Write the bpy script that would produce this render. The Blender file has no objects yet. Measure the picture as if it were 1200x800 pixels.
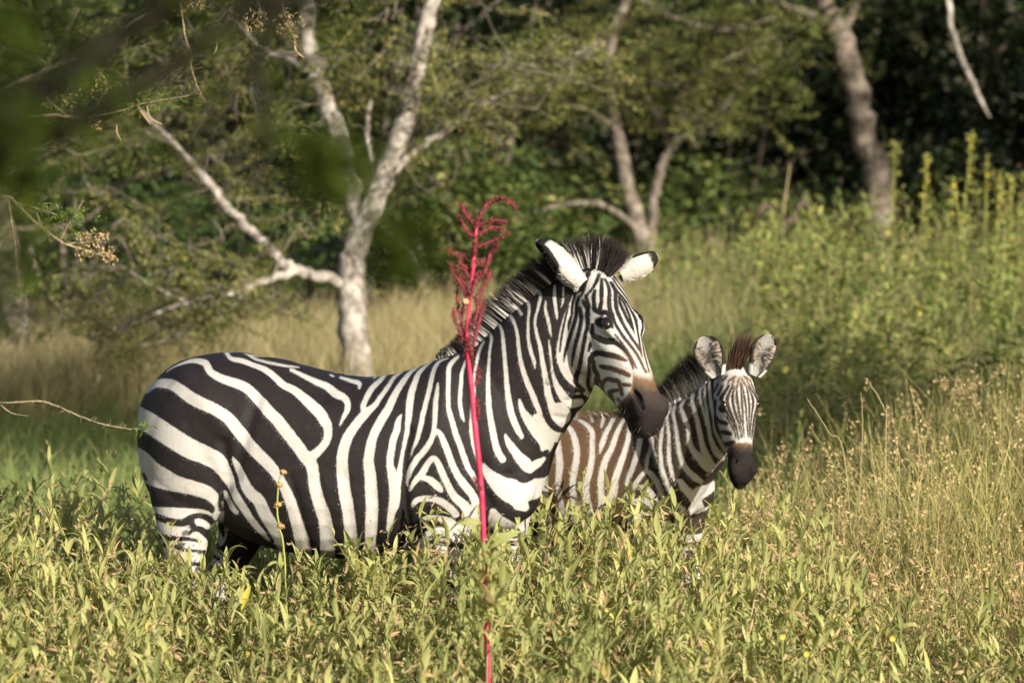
import bpy, bmesh, math, random
import numpy as np
from mathutils import Vector

SC = bpy.context.scene
COL = SC.collection
rng = np.random.default_rng(11)

# ------------------------------------------------------------------ camera, sky, sun, exposure
CAM = np.array([0.0, -14.0, 2.45]); PITCH = math.radians(4.57); FPX = 5360.0
cd = bpy.data.cameras.new("camera"); cam = bpy.data.objects.new("camera", cd); COL.objects.link(cam)
cam.location = CAM; cam.rotation_euler = (math.pi/2 - PITCH, 0, 0)
cd.sensor_width = 36.0; cd.lens = FPX/1200*36.0; cd.clip_start = 0.1; cd.clip_end = 900
cd.dof.use_dof = True; cd.dof.focus_distance = 13.95; cd.dof.aperture_fstop = 4.3; cd.dof.aperture_blades = 7
SC.camera = cam
SUN_AZ, SUN_EL = 33.0, 22.0          # degrees: to the camera's right of straight behind it; above the horizon
a_, e_ = math.radians(SUN_AZ), math.radians(SUN_EL)
TOSUN = np.array([math.sin(a_)*math.cos(e_), -math.cos(a_)*math.cos(e_), math.sin(e_)])
wd = bpy.data.worlds.new("World"); SC.world = wd; wd.use_nodes = True
nt = wd.node_tree; nt.nodes.clear()
out = nt.nodes.new("ShaderNodeOutputWorld"); bg = nt.nodes.new("ShaderNodeBackground"); sky = nt.nodes.new("ShaderNodeTexSky")
sky.sky_type = 'NISHITA'; sky.sun_disc = False; sky.sun_elevation = e_; sky.sun_rotation = math.atan2(TOSUN[0], TOSUN[1])
sky.dust_density = 2.0
bg.inputs[1].default_value = 0.085
nt.links.new(sky.outputs[0], bg.inputs[0]); nt.links.new(bg.outputs[0], out.inputs[0])
sl = bpy.data.lights.new("sun", 'SUN'); so = bpy.data.objects.new("sun", sl); COL.objects.link(so)
sl.energy = 5.0; sl.angle = math.radians(0.55); sl.color = (1.0, 0.94, 0.855)
so.rotation_euler = Vector(TOSUN).to_track_quat('Z', 'Y').to_euler(); so.location = (6, -8, 9)
SC.view_settings.view_transform = 'Standard'; SC.view_settings.look = 'None'
SC.view_settings.gamma = 1.0; SC.view_settings.use_curve_mapping = False
SC.view_settings.exposure = 0.86
SC.render.engine = 'CYCLES'
SC.cycles.use_denoising = True
SC.cycles.max_bounces = 6; SC.cycles.diffuse_bounces = 3; SC.cycles.transmission_bounces = 4; SC.cycles.transparent_max_bounces = 6
SC.cycles.sample_clamp_indirect = 6

# ------------------------------------------------------------------ helpers
FWD = np.array([0, math.cos(PITCH), -math.sin(PITCH)]); UPV = np.array([0, math.sin(PITCH), math.cos(PITCH)])
def proj(P):
    d = np.asarray(P, float) - CAM; dep = d @ FWD
    return np.stack([600 + FPX*d[..., 0]/dep, 400 - FPX*(d @ UPV)/dep], -1)
def at(px, py, Y):
    """the world point on the vertical plane y = Y that the survey sketch shows at (px, py)"""
    d = FWD + (px-600)/FPX*np.array([1., 0, 0]) - (py-400)/FPX*UPV
    return CAM + d*((Y+14)/d[1])
def ppm(Y): return FPX/(Y+14)           # sketch units per metre at that plane
def unit(v):
    v = np.asarray(v, float); return v/np.maximum(np.linalg.norm(v, axis=-1, keepdims=True), 1e-9)
def spline(P, k=6):
    """Catmull-Rom through rows of P (any number of columns)"""
    P = np.asarray(P, float)
    if len(P) < 3: 
        t = np.linspace(0, 1, k+1)[:, None]; return P[0]*(1-t)+P[-1]*t
    Q = np.vstack([2*P[0]-P[1], P, 2*P[-1]-P[-2]]); o = []
    for i in range(1, len(Q)-2):
        p0, p1, p2, p3 = Q[i-1], Q[i], Q[i+1], Q[i+2]
        for t in np.arange(k)/k:
            o.append(.5*((2*p1)+(-p0+p2)*t+(2*p0-5*p1+4*p2-p3)*t*t+(-p0+3*p1-3*p2+p3)*t**3))
    o.append(P[-1]); return np.array(o)

def tag(o, label=None, cat=None, group=None, kind=None):
    if label: o['label'] = label
    if cat: o['category'] = cat
    if group: o['group'] = group
    if kind: o['kind'] = kind
    return o
def thing(name, loc, label, cat, group=None):
    o = bpy.data.objects.new(name, None); COL.objects.link(o); o.location = loc; o.empty_display_size = .1
    return tag(o, label, cat, group)
def build(name, V, F, mat, parent=None, attrs=None, smooth=True, origin=None, mats=None, midx=None):
    """ONE mesh object from arrays: V (n,3) world coordinates, F an (m,4) or (m,3) array or a list of such"""
    V = np.asarray(V, np.float64)
    Fs = F if isinstance(F, list) else [F]
    Fs = [np.asarray(f, np.int32) for f in Fs if len(f)]
    off = np.zeros(3)
    if parent is not None:
        p = parent
        while p is not None: off = off + np.array(p.location); p = p.parent
    elif origin is not None: off = np.asarray(origin, float)
    me = bpy.data.meshes.new(name)
    me.vertices.add(len(V)); me.vertices.foreach_set("co", (V-off).astype(np.float32).ravel())
    li = np.concatenate([f.ravel() for f in Fs]); tot = np.concatenate([np.full(len(f), f.shape[1], np.int32) for f in Fs])
    st = np.concatenate([[0], np.cumsum(tot)[:-1]]).astype(np.int32)
    me.loops.add(len(li)); me.loops.foreach_set("vertex_index", li)
    me.polygons.add(len(tot)); me.polygons.foreach_set("loop_start", st)
    if smooth: me.polygons.foreach_set("use_smooth", np.ones(len(tot), bool))
    for m in (mats or [mat]): me.materials.append(m)
    if midx is not None: me.polygons.foreach_set("material_index", np.asarray(midx, np.int32))
    for k, a in (attrs or {}).items():
        at_ = me.attributes.new(k, 'FLOAT', 'POINT'); at_.data.foreach_set("value", np.asarray(a, np.float32).ravel())
    me.update(); me.validate()
    o = bpy.data.objects.new(name, me); COL.objects.link(o)
    if parent is not None: o.parent = parent
    elif origin is not None: o.location = origin
    return o
class MB:
    """collects pieces of one mesh"""
    def __init__(s): s.V = []; s.F4 = []; s.F3 = []; s.n = 0; s.A = {}
    def add(s, V, F, **A):
        V = np.asarray(V, float); F = np.asarray(F, int)
        (s.F4 if F.shape[1] == 4 else s.F3).append(F+s.n); s.V.append(V); s.n += len(V)
        for k, a in A.items(): s.A.setdefault(k, []).append(np.broadcast_to(np.asarray(a, float), (len(V),)))
        return s
    def build(s, name, mat, parent=None, **kw):
        F = []
        if s.F4: F.append(np.vstack(s.F4))
        if s.F3: F.append(np.vstack(s.F3))
        return build(name, np.vstack(s.V), F, mat, parent, {k: np.concatenate(a) for k, a in s.A.items()}, **kw)

def ringfaces(m, n, cap=False):
    i = np.arange(m-1)[:, None]*n; j = np.arange(n)[None, :]; j2 = (j+1) % n
    return np.stack([i+j, i+j2, i+n+j2, i+n+j], -1).reshape(-1, 4)
def tube(P, R, n=8, wob=0.0, k=6, lump=0.0, seed=0):
    """tapered tube along a smoothed polyline, closed at both ends"""
    P = np.asarray(P, float); R = np.broadcast_to(np.asarray(R, float), (len(P),))
    S = spline(np.column_stack([P, R]), k) if k > 1 else np.column_stack([P, R])
    C, r = S[:, :3], np.maximum(S[:, 3], 1e-4)
    T = unit(np.gradient(C, axis=0)); g = np.random.default_rng(seed+len(C))
    ref = np.array([0.3, -1, 0.1]); u = unit(np.cross(T, ref)); v = np.cross(T, u)
    if wob: C = C + g.normal(0, wob, C.shape)*r[:, None]
    th = np.arange(n)/n*2*math.pi
    rr = r[:, None]*(1+lump*g.normal(0, 1, (len(r), n))) if lump else np.repeat(r[:, None], n, 1)
    V = C[:, None]+rr[..., None]*(np.cos(th)[None, :, None]*u[:, None]+np.sin(th)[None, :, None]*v[:, None])
    V = V.reshape(-1, 3); F = ringfaces(len(C), n)
    nv = len(V); V = np.vstack([V, C[0], C[-1]])
    j = np.arange(n); e = nv-n
    return V, F, np.vstack([np.column_stack([(j+1) % n, j, np.full(n, nv)]), np.column_stack([e+j, e+(j+1) % n, np.full(n, nv+1)])])
def addtube(mb, *a, attr=None, **k):
    V, F, C = tube(*a, **k); A = attr or {}
    n0 = mb.n; mb.add(V, F, **A); mb.F3.append(C+n0)

def leaves(P, D, N, L, W, droop, fold=0.25, seg=4, belly=0.45):
    """many leaf blades at once: base P, direction D, face normal N, length L, width W, droop angle; returns V, F, leaf index, t"""
    n = len(P); D = unit(D); N = unit(N-(N*D).sum(1, keepdims=True)*D); S = np.cross(D, N)
    t = np.linspace(0, 1, seg+1)
    w = np.sin(math.pi*np.clip(t, 0, 1)**(math.log(.5)/math.log(belly)))**.8; w[0] = .12; w[-1] = .02
    ang = droop[:, None]*t[None, :]
    ds = (L/seg)[:, None]
    cx = np.cumsum(np.cos(ang)*ds, 1)-np.cos(ang)*ds*1.0; cz = np.cumsum(np.sin(ang)*ds, 1)-np.sin(ang)*ds
    mid = P[:, None]+cx[..., None]*D[:, None]-cz[..., None]*N[:, None]
    hw = (W[:, None]*.5*w[None, :])[..., None]
    lift = hw*fold*N[:, None]
    V = np.stack([mid-hw*S[:, None]+lift, mid, mid+hw*S[:, None]+lift], 2)   # n, seg+1, 3, 3
    V = V.reshape(-1, 3)
    b = (np.arange(n)*(seg+1)*3)[:, None, None]+(np.arange(seg)*3)[None, :, None]+np.array([0, 1])[None, None, :]
    F = np.stack([b, b+1, b+4, b+3], -1).reshape(-1, 4)
    return V, F, np.repeat(np.arange(n), (seg+1)*3), np.tile(np.repeat(t, 3), n)
def blades(P, D, B, L, W, bend, seg=4, tip=.1, taper=1.0):
    """grass blades: base P, direction D, bend direction B (any), how far it bends; flat ribbons turned at random"""
    n = len(P); D = unit(D); t = np.linspace(0, 1, seg+1); B = np.clip(B, -1.3, 1.3)*np.array([1, 1, .3]); B[:, 2] = -np.abs(B[:, 2])
    C = P[:, None]+L[:, None, None]*(t[None, :, None]*D[:, None]+(bend[:, None]*t[None, :]**2)[..., None]*B[:, None])
    T = unit(np.gradient(C, axis=1)); a = rng.uniform(0, 2*math.pi, n); R = np.stack([np.cos(a), np.sin(a), np.zeros(n)], 1)
    S = unit(np.cross(T, R[:, None])); w = (1-(1-tip)*t**taper)[None, :, None]*W[:, None, None]*.5
    V = np.stack([C-S*w, C+S*w], 2).reshape(-1, 3)
    b = (np.arange(n)*(seg+1)*2)[:, None]+(np.arange(seg)*2)[None, :]
    F = np.stack([b, b+1, b+3, b+2], -1).reshape(-1, 4)
    return V, F, np.repeat(np.arange(n), (seg+1)*2), np.tile(np.repeat(t, 2), n)

# ------------------------------------------------------------------ materials
class NT:
    def __init__(s, name):
        s.m = bpy.data.materials.new(name); s.m.use_nodes = True; s.t = s.m.node_tree; s.t.nodes.clear()
        s.out = s.n("ShaderNodeOutputMaterial")
    def n(s, ty, **kw):
        x = s.t.nodes.new(ty)
        for k, v in kw.items(): setattr(x, k, v)
        return x
    def l(s, a, b): s.t.links.new(a, b)
    def attr(s, k): return s.n("ShaderNodeAttribute", attribute_name=k).outputs["Fac"]
    def noise(s, scale, detail=3, vec=None, rough=.55):
        x = s.n("ShaderNodeTexNoise"); x.inputs["Scale"].default_value = scale; x.inputs["Detail"].default_value = detail; x.inputs["Roughness"].default_value = rough
        if vec is not None: s.l(vec, x.inputs["Vector"])
        return x.outputs["Fac"]
    def pos(s): return s.n("ShaderNodeTexCoord").outputs["Object"]
    def mul(s, v, xyz):
        x = s.n("ShaderNodeVectorMath", operation='MULTIPLY'); s.l(v, x.inputs[0]); x.inputs[1].default_value = xyz; return x.outputs[0]
    def math(s, op, a, b=None, c=None, clamp=False):
        x = s.n("ShaderNodeMath", operation=op); x.use_clamp = clamp
        for i, v in enumerate((a, b, c)):
            if v is None: continue
            if isinstance(v, (int, float)): x.inputs[i].default_value = v
            else: s.l(v, x.inputs[i])
        return x.outputs[0]
    def ramp(s, fac, stops, interp='LINEAR'):
        x = s.n("ShaderNodeValToRGB"); r = x.color_ramp; r.interpolation = interp
        while len(r.elements) < len(stops): r.elements.new(.5)
        for e, (p, c) in zip(r.elements, stops): e.position = p; e.color = (*c, 1) if len(c) == 3 else c
        s.l(fac, x.inputs[0]); return x.outputs[0]
    def mix(s, f, a, b, mode='MIX'):
        x = s.n("ShaderNodeMix", data_type='RGBA', blend_type=mode)
        for i, v in ((0, f), (6, a), (7, b)):
            if isinstance(v, (int, float)): x.inputs[i].default_value = v
            elif isinstance(v, tuple): x.inputs[i].default_value = (*v, 1)
            else: s.l(v, x.inputs[i])
        return x.outputs[2]
    def bump(s, h, strength, dist):
        x = s.n("ShaderNodeBump"); x.inputs["Strength"].default_value = strength; x.inputs["Distance"].default_value = dist; s.l(h, x.inputs["Height"]); return x.outputs[0]
    def principled(s, col, rough=.6, normal=None, spec=.3, sheen=0, **kw):
        b = s.n("ShaderNodeBsdfPrincipled")
        if isinstance(col, tuple): b.inputs["Base Color"].default_value = (*col, 1)
        else: s.l(col, b.inputs["Base Color"])
        if isinstance(spec, (int, float)): b.inputs["Specular IOR Level"].default_value = spec
        else: s.l(spec, b.inputs["Specular IOR Level"])
        if isinstance(rough, (int, float)): b.inputs["Roughness"].default_value = rough
        else: s.l(rough, b.inputs["Roughness"])
        if sheen: b.inputs["Sheen Weight"].default_value = sheen; b.inputs["Sheen Roughness"].default_value = .4
        if normal is not None: s.l(normal, b.inputs["Normal"])
        s.l(b.outputs[0], s.out.inputs[0]); return s.m
def leaf_mat(name, stops, trans=.35, spec=.25, rough=.55, spot=0.0):
    """thin leaf: each leaf takes its own colour from the ramp (attribute tint), light passes through"""
    k = NT(name); c = k.ramp(k.attr("tint"), stops)
    f = k.noise(60, 2, k.pos()); c = k.mix(k.math('MULTIPLY', f, .5), c, k.mix(1.0, c, (.75, .72, .6), 'MULTIPLY'))
    if spot: c = k.mix(k.math('MULTIPLY', k.math('GREATER_THAN', k.noise(35, 2, k.pos()), .66), spot), c, (.16, .1, .04))
    b = k.n("ShaderNodeBsdfPrincipled"); k.l(c, b.inputs["Base Color"]); b.inputs["Roughness"].default_value = rough; b.inputs["Specular IOR Level"].default_value = spec
    t = k.n("ShaderNodeBsdfTranslucent"); k.l(k.mix(1.0, c, (1.0, 1.0, .55), 'MULTIPLY'), t.inputs[0])
    x = k.n("ShaderNodeMixShader"); x.inputs[0].default_value = trans; k.l(b.outputs[0], x.inputs[1]); k.l(t.outputs[0], x.inputs[2])
    k.l(x.outputs[0], k.out.inputs[0]); return k.m
# ------------------------------------------------------------------ ground
k = NT("grassland_soil"); o_ = k.pos()
c_ = k.ramp(k.noise(.9, 5, o_), [(.3, (.055, .05, .022)), (.5, (.10, .095, .035)), (.7, (.15, .115, .055))])
c_ = k.mix(k.math('MULTIPLY', k.noise(18, 4, o_), .6), c_, (.13, .10, .05))
M_SOIL = k.principled(c_, .95, k.bump(k.noise(30, 4, o_), .6, .03), .1)
gx = np.concatenate([[-260, -120, -60, -30, -16], np.linspace(-10, 10, 41), [16, 30, 60, 120, 260]]); gy = np.concatenate([[-60, -30], np.linspace(-15, 40, 90), [60, 100, 200, 420]])
X, Y = np.meshgrid(gx, gy); Z = .03*np.sin(X*1.1+Y*.4)+.025*np.sin(Y*.9-X*.3); Z = np.where(np.hypot(X, Y) < 2.2, 0, Z)
q = np.arange(len(gy)-1)[:, None]*len(gx)+np.arange(len(gx)-1)[None]
tag(build("ground", np.stack([X, Y, Z], -1).reshape(-1, 3), np.stack([q, q+1, q+1+len(gx), q+len(gx)], -1).reshape(-1, 4), M_SOIL), kind='structure')

# ------------------------------------------------------------------ plant materials
M_HERB = leaf_mat("dusty_herb_leaf", [(0, (.22, .25, .085)), (.35, (.41, .42, .155)), (.62, (.54, .52, .21)), (.82, (.59, .53, .23)), (.9, (.60, .51, .08)), (1, (.44, .32, .17))], .42, .12, .65, .25)
M_STEM = leaf_mat("herb_stem", [(0, (.20, .21, .08)), (.5, (.33, .27, .12)), (1, (.34, .22, .12))], .1)
M_DRY = leaf_mat("dry_grass", [(0, (.22, .245, .085)), (.3, (.38, .365, .12)), (.6, (.49, .415, .165)), (1, (.50, .36, .20))], .3, .2)
M_LAWN = leaf_mat("fresh_grass", [(0, (.13, .19, .06)), (.5, (.23, .29, .09)), (.85, (.32, .345, .12)), (1, (.42, .37, .17))], .35, .2)
M_STRAW = leaf_mat("straw_grass", [(0, (.20, .20, .085)), (.4, (.38, .315, .16)), (.75, (.49, .40, .22)), (1, (.34, .26, .15))], .3, .15)
M_WEED = leaf_mat("weed_leaf", [(0, (.14, .19, .055)), (.45, (.27, .31, .085)), (.8, (.40, .39, .115)), (1, (.50, .44, .10))], .4, .25)
def scatter(n, d0, d1, p0, p1, margin=0):
    """random ground points between two distances from the lens and two sketch columns"""
    d = np.sqrt(rng.uniform(d0*d0, d1*d1, n)); px = rng.uniform(p0-margin, p1+margin, n)
    return np.column_stack([(px-600)/FPX*d, d-14, np.zeros(n)]), px
def clear_of_zebras(P, m=.0):
    a = (np.abs(P[:, 1]+.03) < .21+m) & (P[:, 0] > -1.15) & (P[:, 0] < .15); b = (np.abs(P[:, 1]-.78) < .2+m) & (P[:, 0] > -.05) & (P[:, 0] < .75)
    return ~(a | b)
def herb_field(mb_leaf, mb_stem, P, H, nleaf, Lr, Wr, lean=.16, tint=(0, 1), flop=(.2, 1.5), up_=(.25, 1.0), tips=True, u0=.16):
    n = len(P); ang = rng.uniform(0, 2*math.pi, n); ln = rng.normal(0, lean, n)
    tipo = np.column_stack([np.cos(ang)*ln*H, np.sin(ang)*ln*H, H])
    V, F, i, t = blades(P, unit(tipo), np.column_stack([np.cos(ang), np.sin(ang), np.zeros(n)]), np.linalg.norm(tipo, axis=1), np.full(n, .0055), ln*.5, seg=5, tip=.4)
    mb_stem.add(V, F, tint=np.clip(rng.random(n)*.8, 0, 1)[i])
    kk = np.repeat(np.arange(n), nleaf); m = len(kk); u = u0+(1.02-u0)*rng.random(m); u = np.minimum(u, 1)
    B = P[kk]+tipo[kk]*u[:, None]+np.column_stack([np.cos(ang), np.sin(ang), np.zeros(n)])[kk]*(ln*.5*H)[kk, None]*(u**2)[:, None]
    a = rng.uniform(0, 2*math.pi, m); el = rng.uniform(*up_, m)
    D = np.column_stack([np.cos(a)*np.cos(el*1.5), np.sin(a)*np.cos(el*1.5), np.sin(el*1.5)])
    N = np.column_stack([-np.cos(a)*np.sin(el*1.5), -np.sin(a)*np.sin(el*1.5), np.cos(el*1.5)])+rng.normal(0, .35, (m, 3))
    L = rng.uniform(*Lr, m)*(1.1-.35*u); W = L*rng.uniform(*Wr, m); hang = rng.random(m) < .42
    V, F, i, t = leaves(B, D, N, L, W, np.where(hang, rng.uniform(1.6, 3.0, m), rng.uniform(*flop, m)), rng.uniform(.1, .55), 5)
    tt = np.clip(rng.beta(2, 2.4, n)[kk]*.75+rng.normal(0, .12, m)+(rng.random(m) < .05)*.5, 0, 1)
    mb_leaf.add(V, F, tint=(tint[0]+(tint[1]-tint[0])*tt)[i])
    if tips:
        kk = np.repeat(np.arange(n), 8); m = len(kk); b2 = P[kk]+tipo[kk]*rng.uniform(.84, 1.06, m)[:, None]+np.column_stack([np.cos(ang), np.sin(ang), np.zeros(n)])[kk]*(ln*.5*H)[kk, None]+rng.normal(0, .012, (m, 3))
        keep = (rng.random(n) < .62)[kk]; b2 = b2[keep]; m = len(b2)
        V, F, i, t = leaves(b2, rng.normal(0, 1, (m, 3))+np.array([0, 0, .6]), rng.normal(0, 1, (m, 3)), rng.uniform(.012, .032, m), rng.uniform(.0025, .0055, m), rng.uniform(.3, 2.4, m), .4, 3)
        mb_stem.add(V, F, tint=np.clip(rng.normal(.75, .2, m), 0, 1)[i])
    return B

# herb field in front of, around and just behind the zebras
hl, hs = MB(), MB()
def herb_h(px, d):
    h = np.interp(px, [-100, 60, 170, 215, 260, 340, 420, 470, 520, 570, 640, 700, 760, 830, 900, 1000, 1100, 1300], [.80, .80, .78,   .67, .66, .71, .73, .81, .83, .80, .80, .83, .82, .80, .76, .70, .62, .66])
    return h*np.interp(d, [10.5, 12, 13.4, 15, 17], [.82, .9, 1.0, .96, .92])
for d0, d1, p0, p1, n in ((10.5, 13.75, -60, 1010, 1350), (10.5, 13.6, 1000, 1280, 150), (13.5, 15.8, -60, 230, 190), (13.75, 15.4, 560, 960, 330), (14.3, 15.6, 200, 560, 120), (13.35, 13.76, 150, 430, 60), (13.3, 13.76, 430, 620, 40), (10.5, 15.8, -420, -60, 420), (10.5, 15.5, 1280, 1600, 150)):
    P, px = scatter(n, d0, d1, p0, p1); ok = clear_of_zebras(P) & ~((np.abs(px-571) < 30) & (P[:, 1] < -2.2) & (rng.random(len(px)) < .97)); P, px = P[ok], px[ok]
    herb_field(hl, hs, P, herb_h(px, P[:, 1]+14)*rng.uniform(.70, 1.04, len(P)), 34, (.055, .125), (.14, .23), .13, (0, 1), (.1, 1.0), (.5, 1.04))
d_ = np.array([11.62, 11.66, 11.7, 11.6, 11.74, 11.68]); px = np.array([556., 562, 575, 581, 568, 590]); P = np.column_stack([(px-600)/FPX*d_, d_-14, np.zeros(6)])
herb_field(hl, hs, P, np.array([.93, .97, .96, .92, .98, .90]), 15, (.08, .14), (.14, .22), .02, (0, 1), (.1, 1.3), (.35, 1.04), u0=.80)
tag(hl.build("leafy_herbs", M_HERB), "pale green leafy herbs growing knee high around the zebras", "herbs", kind='stuff')
# dry tips, curled dead leaves and fine straw among the herbs
P, px = scatter(8500, 10.5, 15.6, -60, 1280); P = P[clear_of_zebras(P)]; px = (P[:, 0]/(P[:, 1]+14))*FPX+600; H = herb_h(px, P[:, 1]+14)
V, F, i, t = blades(P+np.column_stack([np.zeros(len(P)), np.zeros(len(P)), H*rng.uniform(.0, .5, len(P))]), np.column_stack([rng.normal(0, .35, (len(P), 2)), np.ones(len(P))]), rng.normal(0, 1, (len(P), 3)), H*rng.uniform(.2, .48, len(P)), rng.uniform(.0018, .0036, len(P)), rng.uniform(.1, .7, len(P)), 6)
hs.add(V, F, tint=np.clip(rng.normal(.8, .2, len(P)), 0, 1)[i])
B = P+np.column_stack([rng.normal(0, .03, (len(P), 2)), H*rng.uniform(.5, 1.0, len(P))])
V, F, i, t = leaves(B, rng.normal(0, 1, (len(P), 3))+np.array([0, 0, .2]), rng.normal(0, 1, (len(P), 3)), rng.uniform(.02, .06, len(P)), rng.uniform(.004, .011, len(P)), rng.uniform(.8, 3.2, len(P)), .4, 4)
hs.add(V, F, tint=np.clip(rng.normal(.85, .15, len(P)), 0, 1)[i])
tag(hs.build("herb_stems", M_STEM), "thin stems and dry curled bits among the leafy herbs", "stems", kind='stuff')
# low cover between the stems
mb = MB(); P, px = scatter(25000, 10.0, 17.5, -450, 1650); n = len(P)
V, F, i, t = blades(P, np.column_stack([rng.normal(0, .45, (n, 2)), np.ones(n)]), rng.normal(0, 1, (n, 3)), rng.uniform(.15, .42, n), rng.uniform(.004, .008, n), rng.uniform(.1, .6, n), 3)
mb.add(V, F, tint=rng.random(n)[i])
P, px = scatter(4200, 10.5, 15.6, -60, 1050); ok = clear_of_zebras(P); P, px = P[ok], px[ok]; n = len(P)
V, F, i, t = blades(P, np.column_stack([rng.normal(0, .2, (n, 2)), np.ones(n)]), rng.normal(0, 1, (n, 3)), herb_h(px, P[:, 1]+14)*rng.uniform(.5, .9, n), rng.uniform(.003, .0065, n), rng.uniform(.05, .5, n), 5, .2)
mb.add(V, F, tint=np.clip(rng.normal(.2, .2, n), 0, 1)[i])
# dry tall grass on the right with seed heads
for d0, d1, p0, p1, n, h0, h1 in ((13.4, 15.0, 880, 1300, 2600, .38, .70), (14.6, 18.2, 900, 1320, 7600, .50, 1.0), (14.8, 17.5, 850, 960, 900, .5, .86), (11, 13.5, 1000, 1300, 1500, .2, .5), (13.4, 18.2, 1300, 1700, 2800, .45, .9)):
    P, px = scatter(n, d0, d1, p0, p1); f = np.interp(px, [850, 960, 1060, 1200, 1300], [.78, .74, .92, 1.04, 1.05]); L = rng.uniform(h0, h1, n)*f
    V, F, i, t = blades(P, np.column_stack([rng.normal(.05, .14, (n, 2)), np.ones(n)]), rng.normal(0, 1, (n, 3)), L, rng.uniform(.0025, .0055, n), rng.uniform(.0, .35, n), 5, .25)
    mb.add(V, F, tint=np.clip(rng.normal(.42, .28, n), 0, 1)[i])
    if h1 > .6:   # small buff seed heads on part of the stems, lanceolate leaves along them
        s_ = np.where(rng.random(n) < .16)[0]; top = V.reshape(n, 6, 2, 3)[s_, 5].mean(1); kk = np.repeat(np.arange(len(s_)), 9); m = len(kk)
        V2, F2, i2, t2 = leaves(top[kk]+rng.normal(0, .006, (m, 3))-np.array([0, 0, 1])*rng.uniform(0, .05, m)[:, None], rng.normal(0, 1, (m, 3))+np.array([0, 0, .5]), rng.normal(0, 1, (m, 3)), rng.uniform(.01, .02, m), rng.uniform(.006, .011, m), rng.uniform(0, 1, m), .3, 2)
        mb.add(V2, F2, tint=np.clip(rng.normal(.93, .08, m), 0, 1)[i2])
        s_ = np.where(rng.random(n) < .5)[0]; pos = V.reshape(n, 6, 2, 3)[s_][:, 1:5].mean(2).reshape(-1, 3); m = len(pos); a = rng.uniform(0, 6.28, m)
        V2, F2, i2, t2 = leaves(pos, np.column_stack([np.cos(a)*.6, np.sin(a)*.6, rng.uniform(.2, 1.2, m)]), np.column_stack([-np.cos(a)*.5, -np.sin(a)*.5, np.ones(m)]), rng.uniform(.035, .10, m), rng.uniform(.004, .010, m), rng.uniform(0, 1.4, m), .3, 3)
        mb.add(V2, F2, tint=np.clip(rng.normal(.22, .2, m), 0, 1)[i2])
tag(mb.build("dry_grass", M_DRY), "dry yellowing grass with buff seed heads between and beside the herbs", "grass", kind='stuff')
# green grass behind the rump and behind the foal
mb = MB()
for d0, d1, p0, p1, n, h0, h1 in ((15.5, 21, -80, 640, 9000, .10, .26), (20, 30, -80, 640, 24000, .10, .30), (16, 27, 640, 1280, 16000, .15, .45), (23.5, 31, 780, 1290, 9000, .35, .85), (15.5, 30, -500, -80, 9000, .1, .3), (16, 31, 1280, 1700, 7000, .2, .7)):
    P, px = scatter(n, d0, d1, p0, p1); V, F, i, t = blades(P, np.column_stack([rng.normal(0, .3, (n, 2)), np.ones(n)]), rng.normal(0, 1, (n, 3)), rng.uniform(h0, h1, n), rng.uniform(.004, .009, n), rng.uniform(0, .6, n), 3)
    mb.add(V, F, tint=np.clip(rng.normal(.45, .25, n), 0, 1)[i])
tag(mb.build("green_grass", M_LAWN), "short fresh green grass beyond the rump of the adult zebra", "grass", kind='stuff')
# straw coloured tall grass before the forest edge
mb = MB()
for d0, d1, p0, p1, n, h0, h1 in ((24.5, 29.0, 60, 660, 15000, .2, .55), (26, 29.5, 440, 760, 6000, .25, .62), (26, 31.5, 640, 960, 11000, .3, .7), (24.5, 29, -80, 140, 3500, .2, .45), (21, 24.5, 380, 700, 3000, .15, .35), (20, 25, 860, 1290, 3500, .3, .7), (24, 31.5, 800, 1290, 3800, .35, .95), (24, 29, -500, 60, 5000, .2, .5), (24, 31, 1290, 1700, 3000, .3, .8)):
    P, px = scatter(n, d0, d1, p0, p1); cx = rng.uniform(-3.4, 3.6, 160); cy = rng.uniform(7, 18, 160); q_ = rng.integers(0, 160, n); mv = rng.random(n) < .4
    jit = rng.normal(0, .16, (n, 2)); inr = (np.abs((cx[q_])/(cy[q_]+14)*FPX+600-(p0+p1)/2) < (p1-p0)/2) & (cy[q_]+14 > d0) & (cy[q_]+14 < d1); mv &= inr; P[mv, 0] = cx[q_][mv]+jit[mv, 0]; P[mv, 1] = cy[q_][mv]+jit[mv, 1]
    V, F, i, t = blades(P, np.column_stack([rng.normal(.08, .16, n), rng.normal(0, .16, n), np.ones(n)]), rng.normal(0, 1, (n, 3)), rng.uniform(h0, h1, n), rng.uniform(.004, .011, n), rng.uniform(0, .45, n), 4)
    mb.add(V, F, tint=np.clip(rng.normal(.42, .27, n), 0, 1)[i])
tag(mb.build("straw_grass", M_STRAW), "tall straw coloured grass in front of the dark forest edge", "grass", kind='stuff')
# leafy yellow green weeds on the right
mb, ms = MB(), MB()
for d0, d1, p0, p1, n, h0, h1, nl in ((19.5, 24, 900, 1290, 260, .35, .8, 24), (23.5, 30, 880, 1290, 540, .55, 1.15, 28), (27, 31.5, 760, 1000, 240, .4, .95, 26), (21, 27, 740, 930, 120, .25, .6, 22), (20, 30, 1290, 1650, 260, .5, 1.1, 24)):
    P, px = scatter(n, d0, d1, p0, p1)
    herb_field(mb, ms, P, rng.uniform(h0, h1, n)*np.interp(px, [740, 900, 1050, 1290], [.8, .9, 1, 1.1]), nl, (.05, .11), (.28, .45), .12, (0, 1), (.2, 1.4), (.0, .8))
tag(mb.build("weeds", M_WEED), "tall leafy yellow green weeds behind the foal on the right", "weeds", kind='stuff')
tag(ms.build("weed_stems", M_STEM), "thin stems of the tall weeds behind the foal", "stems", kind='stuff')
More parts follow.
